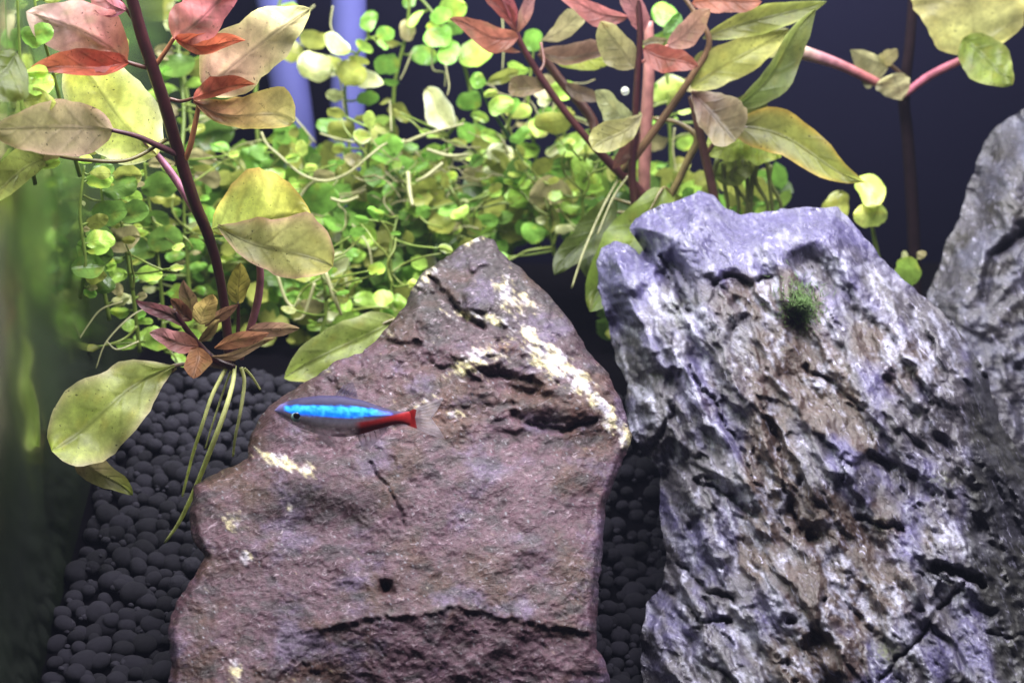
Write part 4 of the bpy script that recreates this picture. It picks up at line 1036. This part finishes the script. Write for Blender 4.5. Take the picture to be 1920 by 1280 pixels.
# dim uncountable growth behind the sprigs
r = np.random.RandomState(5)
VV = []; FF = []; CC = []; UVs = []; n0 = 0
t = np.linspace(0, 1, 5); S_ = np.array([-1, 0, 1.0])
T, S = np.meshgrid(t, S_, indexing='ij')
ii = np.arange(15).reshape(5, 3); fq = np.stack([ii[:-1, :-1], ii[:-1, 1:], ii[1:, 1:], ii[1:, :-1]], -1).reshape(-1, 4)
cnt = 0
while cnt < 1900:
    if r.rand() < .8: x = r.uniform(360, 1250)
    else: x = r.uniform(1240, 1480)
    y = r.uniform(190, 640); z = r.uniform(7.0, 12.5)
    top = 290 + 190 * fbm(np.array([x / 75.0]), np.array([2.0]), 9)[0]
    if x > 1240: top = 330
    if 950 < x < 1140 and y > 425 + .12 * abs(x - 1045): continue
    if y < top: continue
    if x < 960 - 822.9 * 40 / (40 + z) + 25: continue
    cnt += 1
    L = r.uniform(9, 30); a = r.uniform(0, 6.28); w = L * r.uniform(.5, .9)
    X = x + np.cos(a) * L * 2 * (T - .5) - np.sin(a) * S * w * prof(T, 'round'); Y = y + np.sin(a) * L * 2 * (T - .5) + np.cos(a) * S * w * prof(T, 'round')
    Z = z + r.uniform(-.3, .3) * (T - .5) + r.uniform(-.3, .3) * S
    VV.append(Wn(X.ravel(), Y.ravel(), Z.ravel())); FF.append(fq + n0); n0 += 15
    c = lin(GRN['dogol'[r.randint(5)]]) * r.uniform(.6, 1.05)
    CC.append(np.tile(c, (15, 1))); UVs.append(np.stack([T.ravel(), (S.ravel() + 1) / 2], -1))
gc = link('ground_cover', mesh('ground_cover', np.vstack(VV), np.vstack(FF), np.vstack(CC), np.vstack(UVs)), M_ROUND)
tag(gc, 'dim mass of tangled small green leaves behind the sprigs', 'ground cover', kind='stuff')

# ------------------------------------------------------------------ violet pipes against the back
M_PIPE = mat_plain('violet_pipe', lin((120, 122, 206)) * .30, 0.7, 0.4, 40, 0, 0.15)
def pipe(pts, r, label):
    root = empty('filter_pipe', W(*pts[0]), label, 'pipe', 'pipes at the back')
    P = catmull(pts, 30); X = Wn(P[:, 0], P[:, 1], P[:, 2])
    link('tube', tube_mesh('tube', X, r * PX * 1.3, root.location, 20), M_PIPE, root)
    link('collar', tube_mesh('collar', X[12:15], r * PX * 1.42, root.location, 20), M_PIPE, root)
pipe([(640,620,12.6),(640,420,12.6),(652,200,12.6),(655,-80,12.6)], 33, 'pale violet pipe reaching the top edge between round leaves')
pipe([(575,620,13.4),(570,420,13.4),(548,200,13.4),(505,-80,13.4)], 38, 'bluish violet pipe half hidden behind the large tan leaf')

# ------------------------------------------------------------------ the fish
fish = empty('fish', W(650, 782, -3.9), 'small fish with bright blue stripe and red tail swimming left', 'fish')
FZ = -3.9
ft = np.array([[516,768],[524,759],[536,753],[560,746],[600,741],[640,742],[680,750],[712,762],[735,769],[750,772],[768,771],[778,768]], float)
fb = np.array([[516,771],[524,779],[536,787],[560,801],[600,815],[640,820],[670,816],[700,807],[730,798],[750,793],[768,797],[778,801]], float)
fx = np.concatenate([[516], np.linspace(518, 778, 110)])
top = np.interp(fx, ft[:, 0], ft[:, 1]); bot = np.interp(fx, fb[:, 0], fb[:, 1])
k = np.ones(9) / 9
top[6:-6] = np.convolve(np.pad(top, 4, 'edge'), k, 'valid')[6:-6]; bot[6:-6] = np.convolve(np.pad(bot, 4, 'edge'), k, 'valid')[6:-6]
hw = np.interp(fx, [516, 530, 560, 610, 660, 700, 740, 760, 778], [3, 12, 19, 22, 20, 15, 9, 5, 1.6])
ns = 56; th = np.arange(ns) * 2 * np.pi / ns
mid = (top + bot) / 2; hh = (bot - top) / 2
cosT = np.cos(th); sinT = np.sin(th)
FXX = np.repeat(fx[:, None], ns, 1); FYY = mid[:, None] + hh[:, None] * -cosT[None]; FDZ = FZ - (hw[:, None] * np.sign(sinT) * np.abs(sinT) ** .85) * 0.01146
P = Wn(FXX.ravel(), FYY.ravel(), FDZ.ravel())
nx = len(fx); ids = np.arange(nx * ns).reshape(nx, ns)
Fq = np.stack([ids[:-1], np.roll(ids[:-1], -1, 1), np.roll(ids[1:], -1, 1), ids[1:]], -1).reshape(-1, 4)
u = FXX.ravel(); v = FYY.ravel()
back = lin((44, 38, 66)); belly = lin((128, 112, 118)); blue = lin((10, 112, 255)); cyan = lin((80, 214, 255)); redc = lin((132, 22, 22)); violet = lin((110, 90, 225))
vrel = (v - np.repeat(top, ns)) / np.repeat(bot - top, ns)
c = back + (belly - back) * sstep(.45, .75, vrel)[:, None]
c = c + (lin((104, 98, 150)) - c) * (sstep(545, 520, u) * .9)[:, None]
c = c + (lin((70, 80, 100)) - c) * (np.exp(-((v - 790) / 7) ** 2) * sstep(545, 570, u) * .5)[:, None]
st0 = np.interp(u, [534, 550, 600, 660, 700, 738], [760, 760, 760, 762, 766, 775]); st1 = np.interp(u, [534, 550, 600, 650, 700, 738], [771, 776, 781, 783, 779, 777])
n = fbm(u / 12, v / 7, 401, 2) * .6
ins_ = sstep(-1.5, 1.5, v - st0 + 2.5 * n) * sstep(1.5, -1.5, v - st1 - 1.5 * n) * sstep(530, 538, u) * sstep(740, 730, u)
stc = blue + (cyan - blue) * (sstep(-.05, .45, n + .45 * np.exp(-((v - st0 - 6) / 5) ** 2)) * .48)[:, None]
stc = stc + (violet - stc) * (sstep(690, 735, u) * .7)[:, None]
dk = sstep(.34, .5, fbm(u / 8 + 9, v / 30, 402, 2)) * sstep(800, 760, v + 0 * u) * .35
c = c + (stc * (1 - dk)[:, None] - c) * ins_[:, None]
red = sstep(660, 680, u) * sstep(-3, 3, v - np.interp(u, [660, 700, 735, 760, 778], [793, 787, 779, 772, 765]))
c = c + (redc - c) * (red * .96)[:, None]
v0 = np.array(fish.location)
capc = np.vstack([Wn(np.array([fx[0] - 2.0]), np.array([mid[0]]), np.array([FZ])), Wn(np.array([fx[-1]]), np.array([mid[-1]]), np.array([FZ]))])
nv = nx * ns
tri = [(nv, (j + 1) % ns, j) for j in range(ns)] + [(nv + 1, (nx - 1) * ns + j, (nx - 1) * ns + (j + 1) % ns) for j in range(ns)]
allF = np.vstack([Fq[:, [0, 1, 2]], Fq[:, [0, 2, 3]], np.array(tri)])
M_FISH = mat_attr('fish_skin', 0.55, 0.0, 0.12, 0.15, 1500)
body = link('body', mesh('body', np.vstack([P, capc]) - v0, allF, np.vstack([c, c[:1], c[-1:]]), alpha=np.concatenate([1 - .55 * sstep(.6, .92, vrel) * (1 - red), [1, 1]])), M_FISH, fish)
nt_ = M_FISH.node_tree; nt_.links.new([n for n in nt_.nodes if n.type == 'ATTRIBUTE'][0].outputs['Alpha'], nt_.nodes['Principled BSDF'].inputs['Alpha'])
# eye: dark pupil in a silver ring
def disc_sphere(name, px, py, dep, r, col, flat=.5, rough=.15):
    bm = bmesh.new(); bmesh.ops.create_uvsphere(bm, u_segments=20, v_segments=12, radius=r * PX)
    for q in bm.verts: q.co.y *= flat
    for f in bm.faces: f.smooth = True
    me = bpy.data.meshes.new(name); bm.to_mesh(me); bm.free()
    o = link(name, me, mat_plain(name + '_skin', col, rough, .08, 900, 0, .7), fish)
    o.location = Vector(W(px, py, dep)) - fish.location
    return o
disc_sphere('eye', 555, 782, FZ - .19, 8.5, lin((150, 180, 176)) * .7, .45)
disc_sphere('pupil', 556, 779.5, FZ - .22, 6.2, lin((8, 8, 12)), .45)
M_FIN = mat_attr('fin_membrane', 0.4, 0.5, 0.3, 0.2, 900, alpha=0.09)
M_FINR = mat_attr('red_fin', 0.4, 0.3, 0.4, 0.2, 900, alpha=0.85)
M_RAY = mat_attr('fin_ray', 0.4, 0.3, 0.4, 0.2, 900, alpha=0.22)
def fin(name, outline, col, mat, dz=0.0, rays=()):
    o = np.array(outline, float); cx, cy = o.mean(0)
    pts = np.vstack([o, [cx, cy]]); z = FZ + dz + 0.05 * np.sin(pts[:, 0] / 9)
    n = len(o)
    X = Wn(pts[:, 0], pts[:, 1], z) - v0
    f = [(n, i, (i + 1) % n) for i in range(n)]
    fo = link(name, mesh(name, X, f, np.tile(col, (n + 1, 1))), mat, fish)
    for a, b in rays:
        P = np.array([Wn(np.array([a[0] + (b[0] - a[0]) * q]), np.array([a[1] + (b[1] - a[1]) * q]), np.array([FZ + dz - .01]))[0] for q in np.linspace(0, 1, 5)])
        link('ray', tube_mesh('ray', P, np.linspace(.9, .4, 5) * PX, v0, 5, col), M_RAY, fo)
    return fo
fin('tail_fin', [(752,776),(766,771),(776,766),(781,768),(778,783),(782,803),(774,801),(762,796),(752,792)], redc, M_FINR)
fin('tail_fin', [(776,766),(805,752),(832,746),(822,765),(806,783),(824,805),(834,822),(806,815),(778,803)], lin((190,180,190)), M_FIN, .01, [((778, 768 + q * 4), (828 - 18 * (1 - abs(q - 4) / 4.0), 748 + q * 9.2)) for q in range(9)])
fin('anal_fin', [(668,816),(690,810),(728,799),(722,812),(700,834),(684,846),(676,832)], lin((170,160,180)), M_FIN, 0, [((672 + q * 10, 815 - q * 2.6), (680 + q * 9, 842 - q * 6)) for q in range(6)])
fin('dorsal_fin', [(626,742),(645,722),(662,716),(668,732),(672,747),(650,744)], lin((130,120,150)), M_FIN, 0, [((630 + q * 8, 743), (645 + q * 6, 721 + q * 3)) for q in range(5)])
fin('pectoral_fin', [(590,806),(606,808),(622,826),(630,838),(612,834),(598,820)], lin((170,160,170)), M_FIN, -.2)

# ------------------------------------------------------------------ small things
# soft green algae tuft on the grey rock
tuft = None
r = random.Random(42); VV = []; FF = []; n0 = 0
z0 = float(front2(np.array([1500.]), np.array([575.]), np.array([180.]))[0])
tq = np.abs(np.random.RandomState(3).randn(700)) * 23; ta = np.random.RandomState(4).rand(700) * 6.28
tx = 1502 + tq * np.cos(ta); ty = 574 + tq * np.sin(ta) * 1.15; tz_ = front2(tx, ty, np.full(700, 180.)) + .03
for k in range(700):
    q, x, y, z = tq[k], tx[k], ty[k], tz_[k]
    L = r.uniform(.06, .34) * max(.3, 1.2 - q / 50); b2 = r.uniform(0, 6.28)
    p0 = np.array(W(x, y, z)); p2 = np.array(W(x + math.cos(b2) * 14, y + math.sin(b2) * 14 - 4, z - L)); p1 = np.array(W(x + math.cos(b2) * 4, y + math.sin(b2) * 4, z - L * .6))
    w = np.array((1, 0, .3)) * PX * .7; w2 = np.array((0, .4, 1)) * PX * .7
    VV += [p0 - w, p0 + w, p0 + w2, p1 - w, p1 + w, p1 + w2, p2]
    FF += [(n0, n0 + 1, n0 + 4), (n0, n0 + 4, n0 + 3), (n0 + 1, n0 + 2, n0 + 5), (n0 + 1, n0 + 5, n0 + 4), (n0 + 2, n0, n0 + 3), (n0 + 2, n0 + 3, n0 + 5), (n0 + 3, n0 + 4, n0 + 6), (n0 + 4, n0 + 5, n0 + 6), (n0 + 5, n0 + 3, n0 + 6)]
    n0 += 7
b0 = np.array(W(1502, 574, z0))
tuft = link('algae_tuft', mesh('algae_tuft', np.array(VV) - b0, FF), mat_plain('algae', lin((92, 122, 62)) * .7, .7, .3, 300))
tuft.location = b0
tag(tuft, 'soft green algae tuft growing on the grey rock', 'algae')

# air bubble by the upright stem
bm = bmesh.new(); bmesh.ops.create_uvsphere(bm, u_segments=24, v_segments=16, radius=9 * PX)
for f in bm.faces: f.smooth = True
me = bpy.data.meshes.new('air_bubble'); bm.to_mesh(me); bm.free()
mb = bpy.data.materials.new('bubble'); nt, N, L = nodes(mb); p = N['Principled BSDF']
p.inputs['Base Color'].default_value = (.9, .92, .86, 1); p.inputs['Roughness'].default_value = .05; p.inputs['Transmission Weight'].default_value = .7; p.inputs['IOR'].default_value = 1.25
bub = link('air_bubble', me, mb); bub.location = W(1172, 171, 3.6)
tag(bub, 'shiny round air bubble beside the upright dark stem', 'bubble')

# faintly clouded water around everything
hz = slab('haze', (XG - 0.05, -0.60, -0.12), (0.36, 0.20, 0.42), None)
hm = bpy.data.materials.new('clouded_water'); hm.use_nodes = True
for n_ in list(hm.node_tree.nodes):
    if n_.type == 'BSDF_PRINCIPLED': hm.node_tree.nodes.remove(n_)
pv = hm.node_tree.nodes.new('ShaderNodeVolumePrincipled')
pv.inputs['Color'].default_value = (0.62, 0.68, 1.0, 1); pv.inputs['Density'].default_value = 0.03; pv.inputs['Anisotropy'].default_value = 0.2
hm.node_tree.links.new(pv.outputs[0], hm.node_tree.nodes['Material Output'].inputs['Volume'])
hz.data.materials.append(hm)
tag(hz, 'faint haze in the tank water', 'haze', kind='stuff')
